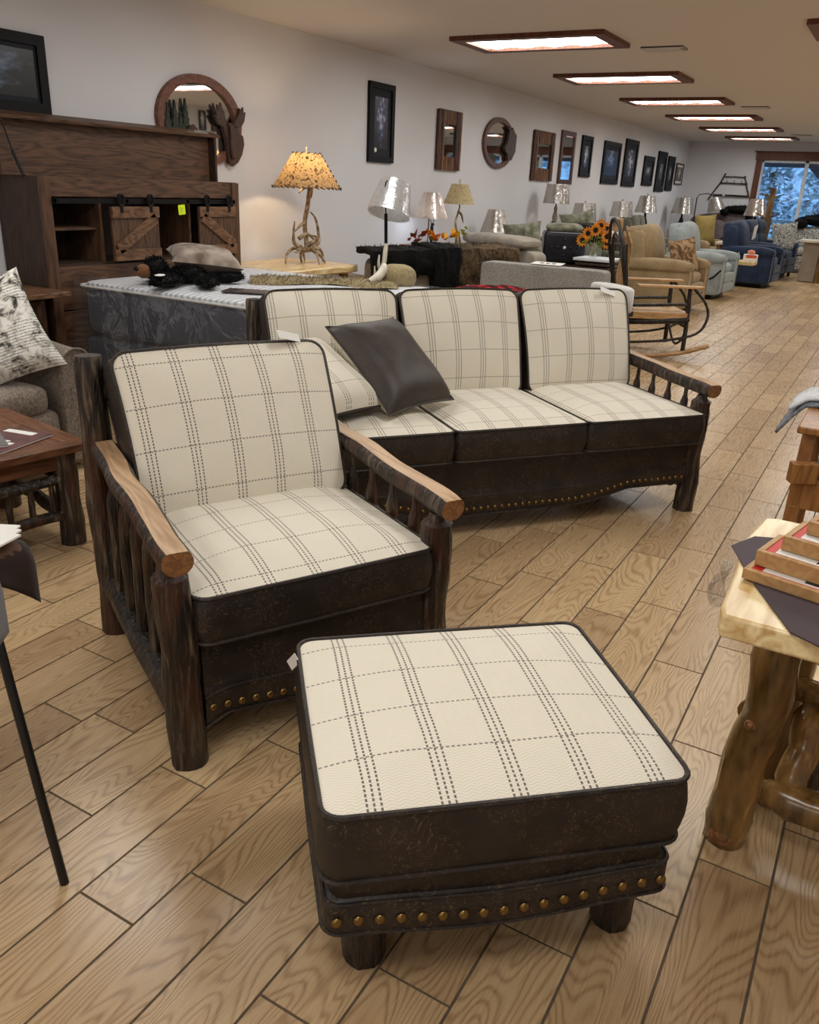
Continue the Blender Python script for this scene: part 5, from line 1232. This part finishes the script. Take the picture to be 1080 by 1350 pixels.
MB().box((0, 0, .05), (.20, .14, .10)).build('carton', M_['paper'], t, bevel=.003); MB().poly([(-.09, -.072), (.09, -.072), (.05, -.072+.0), (-.05, -.072)], 0, 0, 0); MB().box((0, -.0712, .07), (.16, .001, .05)).build('print', plain('orange_print', '#cf5a34', .5), t, smooth=False)
MB().sq((0, 0, .13), (.12, .10, .08), .7, .9, None, 12).build('tissue', plain('salmon_tissue', '#dd8f72', .8), t)
# log coat rack, lamp by the window, bench with swirl cushions, bear
t = thing('log_coat_rack', 'tall peeled log coat rack with twig pegs before the window', 'coat rack', (-2.66, 19.35, 0), 0)
MB().log((0, 0, 0), (.02, 0, 1.64), [(0, .075), (.7, .06), (1, .055)], 3, .02, 14, 14, .12).build('post', M_['pine_log'], t)
for z, dx, dz in ((1.45, .24, .08), (1.46, -.22, .08), (1.06, .24, .10), (1.05, -.22, .10)): MB().log((0, -.02, z), (dx, -.06, z+dz), [(0, .02), (1, .010)], z*9+dx, .004, 8, 4, .2).build('peg', M_['pine_log'], t)
MB().box((0, 0, .03), (.5, .08, .06)).build('foot', M_['pine_log'], t); MB().box((0, 0, .031), (.08, .5, .06)).build('foot', M_['pine_log'], t)
end_table(-3.02, 20.1, .68, 'end table with lamp standing left of the back window')
tlamp(-3.02, 20.1, .68, 1.08, 1.42, .25, .15, M_['sh_pink'], 'urn', 'table lamp with taupe shade in front of the window casing')
t = thing('log_bench', 'white topped log side table at the far right', 'table', (-1.05, 17.75, 0), 0)
MB().box((0, 0, .735), (1.45, .5, .045)).build('table_top', M_['antler_white'], t, bevel=.008); MB().box((-.50, .04, .36), (.28, .40, .70)).build('side_panel', plain('pale_panel', '#8f8272'), t, bevel=.01)
for x in (-.30, -.02, .6): MB().log((x, -.16, 0), (x, -.16, .715), [(0, .05), (1, .045)], x*7, .01, 12, 8, .12).build('leg', M_['pine_log'], t)
for z in (.15, .4): MB().log((-.30, -.16, z), (.6, -.16, z), [(0, .03), (1, .03)], z*9, .01, 10, 8, .12).build('rail', M_['pine_log'], t)
sw_s = sofa_plain('patterned_sofa', 'sofa in grey and cream swirl cloth under the back window', -1.25, 20.1, 0, 2.2, .9, .92, m_swirl, ncu=3)
bear('black plush bear with white tag lying on the swirl patterned sofa back', (-1.62, 20.42, .93), 0, 1.7, 9)
# old saw-frame / quilt ladder hung on the back wall
t = thing('quilt_ladder', 'dark twig quilt ladder hanging on the back wall left of the window', 'ladder', (-3.84, Y1-.03, 1.6), 0)
MB().log((-.46, 0, -.24), (-.16, 0, .34), [(0, .018), (1, .018)], 5, .02, 8, 8, .15).build('side_rail', M_['frame_brown'], t)
MB().log((.43, 0, -.16), (.27, 0, .30), [(0, .020), (1, .016)], 6, .02, 8, 8, .15).build('side_rail', M_['frame_brown'], t)
for x0, x1, z, r in ((-.16, .27, .27, .012), (-.24, .34, .13, .014), (-.36, .40, -.13, .020)): MB().log((x0, -.02, z), (x1, -.02, z), [(0, r), (1, r)], z*9, .006, 8, 6, .1).build('rung', M_['bark_black'], t)
for x in (-.1, .06, .22): MB().tube([(x, -.02, .13), (x, -.05, .17), (x, -.045, .20)], .007, 6).build('peg', M_['bark_black'], t)
MB().box((-.12, -.045, -.13), (.05, .004, .03)).build('price_tag', M_['paper'], t)
t = thing('hanging_dark_ball', 'dark round ornament hanging in front of the window at the right edge', 'ornament', (-1.52, 19.0, 1.62)); MB().sq((0, 0, 0), (.20, .2, .26), .9, .9, None, 18).build('ball', M_['frame_black'], t); MB().tube([(0, 0, .12), (0, 0, ZC-1.62)], .004, 6).build('cord', M_['black'], t)

# ------------------------------------------------------------------ middle group behind the plaid sofa
FA = math.radians(65)
fd = Vector((math.cos(FA), math.sin(FA), 0)); fn_ = Vector((-fd.y, fd.x, 0))
fc = Vector((-3.64, 6.90, 0)) + fn_ * .42
fs_ = sofa_plain('taupe_loveseat', 'taupe loveseat whose back is covered by fur throws', fc.x, fc.y, FA + PI, 1.50, .84, .82, m_taupe)
def back_throw(name, label, c0, ang, w, drop, thick, mat, furmat, count, ln, z0=.83, lip=.2, seed=1, wob=.022, group=None, df=None):
    """fur throw folded over a sofa back; hangs on the near side (local -y)"""
    t = thing(name, label, 'throw', c0, ang, group)
    prof = lambda s: (Vector((0, lip*(1-s/.35), 0)) if s < .35 else Vector((0, -.105 - .02*math.sin((s-.35)*4), -drop*(s-.35)/.65)))
    def sf(a, s):
        b = prof(s); x = (a-.5)*w; k = (s-.35)/.65 if s > .35 else 0
        edge = (df(a) if df else 1) * (1 + .22*mn.noise(Vector((a*4, seed, 0))))
        return Vector((x*(1-.04*k), b.y + wob*mn.noise(Vector((a*7, s*4, seed)))*(1 if s > .3 else .5) - (.02 if s > .35 else 0), b.z*edge + wob*.7*mn.noise(Vector((a*6, s*5, seed+4))) + (.03 if s <= .4 else .02)))
    mb = MB(); mb.grid(lambda a, s: sf(a, 1-s), 30, 16); o = mb.build('pelt', mat, t); md = o.modifiers.new('solid', 'SOLIDIFY'); md.thickness = thick; md.offset = 0
    fur('fur', furmat, t, lambda u, v: (sf(u, v), (0, -1, 0) if v > .36 else (0, 0, 1)), count, ln, .006, (.1, -.2, -.9), seed); return t
b1 = fc - fn_*.42
def along(s): return b1 + fd*s
back_throw('fur_throw', 'black fur throw draped over the left half of the taupe loveseat', tuple(along(-.36) + fn_*.10 + Vector((0, 0, .84))), FA, .86, .44, .05, m_bf, m_bf, 6000, .045, seed=2, group='fur throws', lip=.12, df=lambda a: 1 if a < .2 else max(.45, 1 - (a-.2)*1.6))
back_throw('fur_throw', 'brown shaggy fur throw draped over the right half of the taupe loveseat', tuple(along(.42) + fn_*.10 + Vector((0, 0, .85))), FA, .92, .36, .05, m_br, m_br, 6000, .05, seed=6, group='fur throws')
back_throw('fur_throw', 'second black fur tail hanging between the black and brown throws', tuple(along(-.0) + fn_*.09 + Vector((0, 0, .86))), FA, .30, .42, .06, m_bf, m_bf, 2200, .05, seed=9, group='fur throws')
o = MB().box((0, 0, 0), (.10, .002, .075)).build('price_card', M_['paper'], loc=tuple(along(.17) - fn_*.13 + Vector((0, 0, .53))), rot=(.1, -.25, FA)); tag(o, 'white price card tied under the brown fur throw', 'card')
m_or = [plain('leaf_orange', '#d9761c', .6, var=.3), plain('leaf_yellow', '#e0ab1e', .6, var=.2), plain('leaf_red', '#8f3a24', .6), plain('leaf_lime', '#b9c94a', .6)]
t = thing('leaf_garland', 'orange and yellow autumn leaf garland on the end table under the deer lamp', 'garland', (-4.42, 8.22, .802), .9)
MB().tube([(-.28, 0, .01), (-.1, .02, .01), (.12, 0, .01), (.30, 0, .03)], .008, 6).build('stem', M_['walnut_d'], t)
for i in range(46):
    x = random.uniform(-.32, .32); c = Vector((x, random.uniform(-.06, .06), .05+random.uniform(0, .10)+(.07 if x > .18 else 0))); s = random.uniform(.03, .055)
    a = Vector((random.uniform(-1, 1), random.uniform(-1, .2), random.uniform(-.5, 1))).normalized(); b = a.cross(Vector((random.random(), random.random(), 1))).normalized()
    mi = 2 if x < -.15 else (3 if x > .24 else (1 if random.random() < .5 else 0))
    MB().add([c-a*s, c-a*s*.3+b*s*.6, c+a*s*.3+b*s*.35, c+a*s, c+a*s*.3-b*s*.35, c-a*s*.3-b*s*.6], [(0, 1, 2, 3, 4, 5)]).build('leaf', m_or[mi], t, smooth=False)
# beige sofa with long cushion
bs = sofa_plain('beige_sofa', 'beige sofa with a loose long cushion behind the brown fur', -3.62, 8.64, PI-.40, 1.28, .80, .84, m_beige)
o = MB().sq((0, 0, 0), (1.05, .32, .13), .3, .6, n=32).build('long_cushion', m_beige, loc=(-3.74, 8.36, .905), rot=(0, 0, -.48)); tag(o, 'long pale beige cushion lying on top of the beige sofa back', 'cushion')
# grey tweed armchair back
gs = sofa_plain('grey_tweed_chair', 'grey tweed armchair seen from behind with papers on its back', -2.60, 7.05, PI, 1.12, .75, .83, m_greyS, ncu=1, cat='armchair', be=(.07, .08))
o = MB().box((0, 0, 0), (.26, .16, .003)).build('paper_sheet', M_['paper'], loc=(-2.60, 6.83, .842), rot=(.05, 0, .1), smooth=False); tag(o, 'white sign card lying on top of the grey tweed armchair back', 'card')
for i in range(3): pp = MB().box((-.05+.05*i, .0, .002), (.03, .05, .001)).build('print', M_['ink'], o, smooth=False)
# olive ruffled pillows, black throw and tufted cube
m_olv = fabric('olive_crinkle', '#8a8976', '#5a5a4a', 14, .9, .9, .7)
place_pillow('olive crinkled pillow leaning right of the beige sofa', (-3.98, 9.55, .86), (.46, .42, .20), [m_olv, m_olv], (.4, -1, .5), .15, n=20, wr=.03, seed=3, group='olive pillows')
place_pillow('small olive pillow behind the black tufted box', (-3.82, 11.0, .98), (.46, .40, .20), [m_olv, m_olv], (.6, -1, .3), .2, n=16, wr=.02, seed=6, group='olive pillows')
sofa_plain('olive_sofa', 'olive grey sofa under the olive pillows and black throw', -3.72, 11.45, PI/2, 2.0, .88, .78, m_green, ncu=2)
back_throw('fur_throw', 'black fur throw lying behind the olive pillows', (-3.55, 10.2, 1.0), .5, .60, .18, .05, m_bf, m_bf, 1800, .04, seed=12, group='fur throws')
t = thing('tufted_box', 'black tufted box cushion with a shiny centre stud', 'ottoman', (-3.62, 9.95, 0), .45)
m_tuft = leather_mat('black_tufted', '#0b0d14', '#151824', '#20242e', .3)
MB().sq((0, 0, .79), (.50, .40, .36), .14, .2, n=40).build('body', m_tuft, t)
MB().box((0, 0, .30), (.44, .36, .60)).build('plinth', WD, t, bevel=.01)
for i, (x, z) in enumerate(((-.16, 0), (-.08, 0), (0, 0), (.08, 0), (.16, 0), (0, .09), (0, -.09))): MB().lathe([(.018, 0), (.014, .008), (0, .012)], 12, (x, -.202, .79+z), tilt=('X', PI/2)).build('stud', M_['paper'] if i == 2 else M_['blackpaint'], t)
MB().sq((0, .02, 1.0), (.44, .3, .12), .5, .8, None, 20, fn=lambda p: p + Vector((0, 0, .02*mn.noise(p*14)))).build('crumpled_cloth', m_olv, t)
# sunflowers in a vase on a wicker table
t = thing('wicker_table', 'dark wicker side table with a white top holding sunflowers', 'table', (-3.10, 9.72, 0), 0)
MB().box((0, 0, .695), (.44, .44, .03)).build('table_top', M_['white_paint'], t, bevel=.006)
for i in range(14): MB().box((0, 0, .06+i*.045), (.40, .40, .03), 0).build('weave_band', M_['walnut_d'], t, bevel=.008)
t = thing('sunflower_vase', 'glass vase of orange sunflowers on the wicker table', 'flowers', (-3.12, 9.60, .711), 0)
MB().lathe([(.04, 0), (.045, .01), (.04, .08), (.055, .17)], 18, cap=False).build('vase', filmm, t)
mg = plain('stem_green', '#6f7a3a', .7); mc = plain('flower_centre', '#2a130b', .9); mo = plain('petal_orange', '#e08a1e', .6, var=.25)
for i, (x, y, z) in enumerate(((-.13, -.04, .19), (-.06, -.07, .27), (.03, -.09, .31), (.14, -.04, .33), (.16, -.06, .25), (.15, 0, .18), (.07, -.05, .36))):
    MB().tube([(0, 0, .02), (x*.5, y*.5, z*.6), (x, y+.02, z)], .004, 6).build('stem', mg, t)
    fl_ = MB().lathe([(.030, 0), (.026, .012), (0, .016)], 14, (x, y, z), tilt=('X', PI/2 - .2)).build('flower_head', mc, t)
    for k in range(13):
        a = 2*PI*k/13; d = Vector((math.cos(a), -.15, math.sin(a))); p = Vector((-math.sin(a), 0, math.cos(a))); c = Vector((x, y, z))
        MB().add([c+d*.022, c+d*.05+p*.014, c+d*.078, c+d*.05-p*.014], [(0, 1, 2, 3)]).build('petal', mo, fl_, smooth=False)
for k in range(18):
    a = random.uniform(0, 2*PI); c = Vector((.12*math.cos(a), .05*math.sin(a)-.04, random.uniform(.12, .26))); d = Vector((math.cos(a), -.3, random.uniform(-.3, .6))).normalized()*.04; p = d.cross(Vector((0, 1, .2))).normalized()*.02
    MB().add([c-d, c+p, c+d, c-p], [(0, 1, 2, 3)]).build('leaf', mg, t, smooth=False)
# magazines on a stand behind the flowers
t = thing('magazine_stack', 'red and white magazines standing behind the sunflowers', 'magazines', (-3.98, 12.85, 0), .2)
MB().box((0, 0, .40), (.34, .24, .80)).build('stand', M_['walnut_d'], t, bevel=.006)
for k in range(3): MB().box((-.09+.09*k, -.02*k, .90), (.14, .008, .19), .3*k, 0, ('X', -.2)).build('magazine', [M_['red'], M_['paper'], M_['paper']][k], t, smooth=False)
# red plaid throw and white bolster tucked behind the plaid sofa back
def bp_mat():
    t = MT('buffalo_plaid', .95, .1); uv = t.n('UVMap'); sx = t.n('SeparateXYZ'); t.link(uv.outputs[0], sx.inputs[0]); a = (V(t.nt, sx.outputs[0])*7).fr().lt(.5); b = (V(t.nt, sx.outputs[1])*4).fr().lt(.5)
    t.col(t.ramp((a+b)*.5, [(0, '#c02a34'), (.34, '#c02a34'), (.36, '#5e151b'), (.72, '#5e151b'), (.74, '#141113')])); t.m.node_tree.nodes[-1]; return t.m
m_bp = bp_mat()
for n in m_bp.node_tree.nodes:
    if n.type == 'VALTORGB': n.color_ramp.interpolation = 'CONSTANT'
def rt_(a, q):
    x = (a-.5)*.62; y = (q-.5)*.24; return Vector((x, y, .05*math.cos(PI*(a-.5))*(1-.3*(2*q-1)**2) + .012*mn.noise(Vector((x*9, y*9, 2)))))
t = MB().grid(rt_, 24, 12).build('plaid_throw', m_bp, loc=local(sofa, (.32, .60, .895)), rot=(0, 0, ST)); md = t.modifiers.new('s', 'SOLIDIFY'); md.thickness = .03; md.offset = -1
tag(t, 'folded red and black buffalo plaid throw behind the plaid sofa cushions', 'throw')
t = MB().sq((0, 0, 0), (.14, .36, .14), .9, .25, n=28).build('bolster', M_['white_cloth'], loc=local(sofa, (1.05, .58, .88)), rot=(0, 0, ST)); tag(t, 'white round bolster at the right end of the plaid sofa back', 'cushion')
t = thing('sofa_table', 'narrow dark sofa table standing behind the plaid sofa', 'table', tuple(local(sofa, (.56, .60, 0))), ST)
MB().box((0, 0, .805), (1.15, .26, .03)).build('table_top', WD, t, bevel=.004)
for sx in (-.53, .53): MB().box((sx, 0, .395), (.05, .22, .79)).build('leg', WD, t)

# ------------------------------------------------------------------ twig rocking chair
RTH = math.atan2(.52, .86)   # heading of the front
t = thing('twig_rocking_chair', 'bentwood twig rocking chair with oak slat seat beside the sofa', 'rocking chair', (-1.98, 8.02, 0), RTH - PI/2 + PI)
BK = M_['bark_black']; OKM = wood('oak_slat', '#9a7448', '#c8a070', (12, 1.4, 12), 4, .4)
# local: front = -y
fw_, bw_ = .27, .24
for s in (-1, 1):
    MB().log((s*fw_, -.27, .07), (s*fw_, -.25, .64), [(0, .021), (1, .019)], s+3, .006, 10, 8, .12).build('front_leg', BK, t)
    MB().log((s*bw_, .25, .07), (s*bw_, .38, 1.0), [(0, .022), (1, .015)], s+5, .012, 10, 10, .12).build('back_post', BK, t)
    MB().grid(lambda a, q, s=s: Vector((s*fw_ + (q-.5)*.045, -.50 + 1.1*a, .025 + .10*(2*a-1.05)**2)), 20, 1).build('rocker', OKM, t)
    rk = kids(t)[-1]; md = rk.modifiers.new('s', 'SOLIDIFY'); md.thickness = .035; md.offset = 0
    MB().box((s*(fw_+.02), -.06, .655), (.085, .60, .022)).build('arm', OKM, t, bevel=.006)
    hoop = [(s*(fw_+.02), -.28, .64), (s*(fw_+.03), -.40, .52), (s*(fw_+.03), -.44, .38), (s*(fw_+.02), -.36, .24), (s*fw_, -.1, .17), (s*fw_, .25, .14)]
    m2 = MB(); antler(m2, hoop, .013, .012); m2.build('bent_hoop', BK, t)
    MB().log((s*fw_, -.27, .36), (s*bw_, .27, .33), [(0, .016), (1, .016)], s+9, .004, 8, 5, .1).build('side_rung', BK, t)
    MB().log((s*fw_, -.27, .50), (s*bw_, .30, .47), [(0, .015), (1, .015)], s+12, .004, 8, 5, .1).build('arm_rung', BK, t)
MB().log((-fw_, -.26, .30), (fw_, -.26, .30), [(0, .014), (1, .014)], 14, .004, 8, 5, .1).build('front_rung', BK, t)
m2 = MB(); antler(m2, [(-fw_, -.27, .36), (-.2, -.28, .20), (0, -.28, .10), (.2, -.28, .20), (fw_, -.27, .36)], .012, .012); m2.build('bent_hoop', BK, t)
for i in range(7): MB().box((-.24+.08*i, -.01, .415), (.072, .54, .018)).build('seat_slat', OKM, t, bevel=.004)
MB().box((0, -.275, .39), (.54, .02, .06)).build('seat_front', OKM, t, bevel=.004)
for s in (-1, 1): MB().box((s*.275, 0, .39), (.02, .54, .06)).build('seat_side', OKM, t, bevel=.004)
for i in range(5):
    x = -.13+.065*i; h = 1.14 - .05*abs(i-2)
    def sl(a, q, x=x, h=h): z = .42 + (h-.42)*a; return Vector((x*(1+.2*a) + (q-.5)*.046, .22 + .16*a + .05*math.sin(a*PI*1.6), z))
    o = MB().grid(sl, 14, 1).build('back_slat', OKM, t); o.modifiers.new('s', 'SOLIDIFY').thickness = .012
m2 = MB(); antler(m2, [(-bw_, .33, .62), (-.26, .40, .95), (-.15, .44, 1.15), (0, .45, 1.20), (.15, .44, 1.15), (.26, .40, .95), (bw_, .33, .62)], .016, .016); m2.build('bent_back_hoop', BK, t)
m2 = MB(); antler(m2, [(-.20, .28, .42), (-.18, .38, .85), (0, .43, 1.08), (.18, .38, .85), (.20, .28, .42)], .013, .013); m2.build('bent_back_hoop', BK, t)
for z, y in ((.98, .40), (.60, .32)): MB().log((-.29, y, z), (.29, y, z), [(0, .016), (1, .016)], z*9, .004, 8, 6, .1).build('back_rung', M_['bark'], t)
MB().box((0, .415, 1.15), (.30, .022, .12)).build('crest', OKM, t, bevel=.01)

# clear film bag hanging below the mat corner on the log table
def bagf(a, q): return Vector((-.182 - .012*math.sin(a*7) - .02*q*(1-q)*2, 1.62 + .12*a, .700 - .085*q*(1 - .5*(2*a-1)**2) + .008*mn.noise(Vector((a*9, q*9, 2)))))
o = MB().grid(bagf, 16, 12).build('plastic_bag', filmm); tag(o, 'crumpled clear plastic bag hanging off the left side of the log table', 'bag')
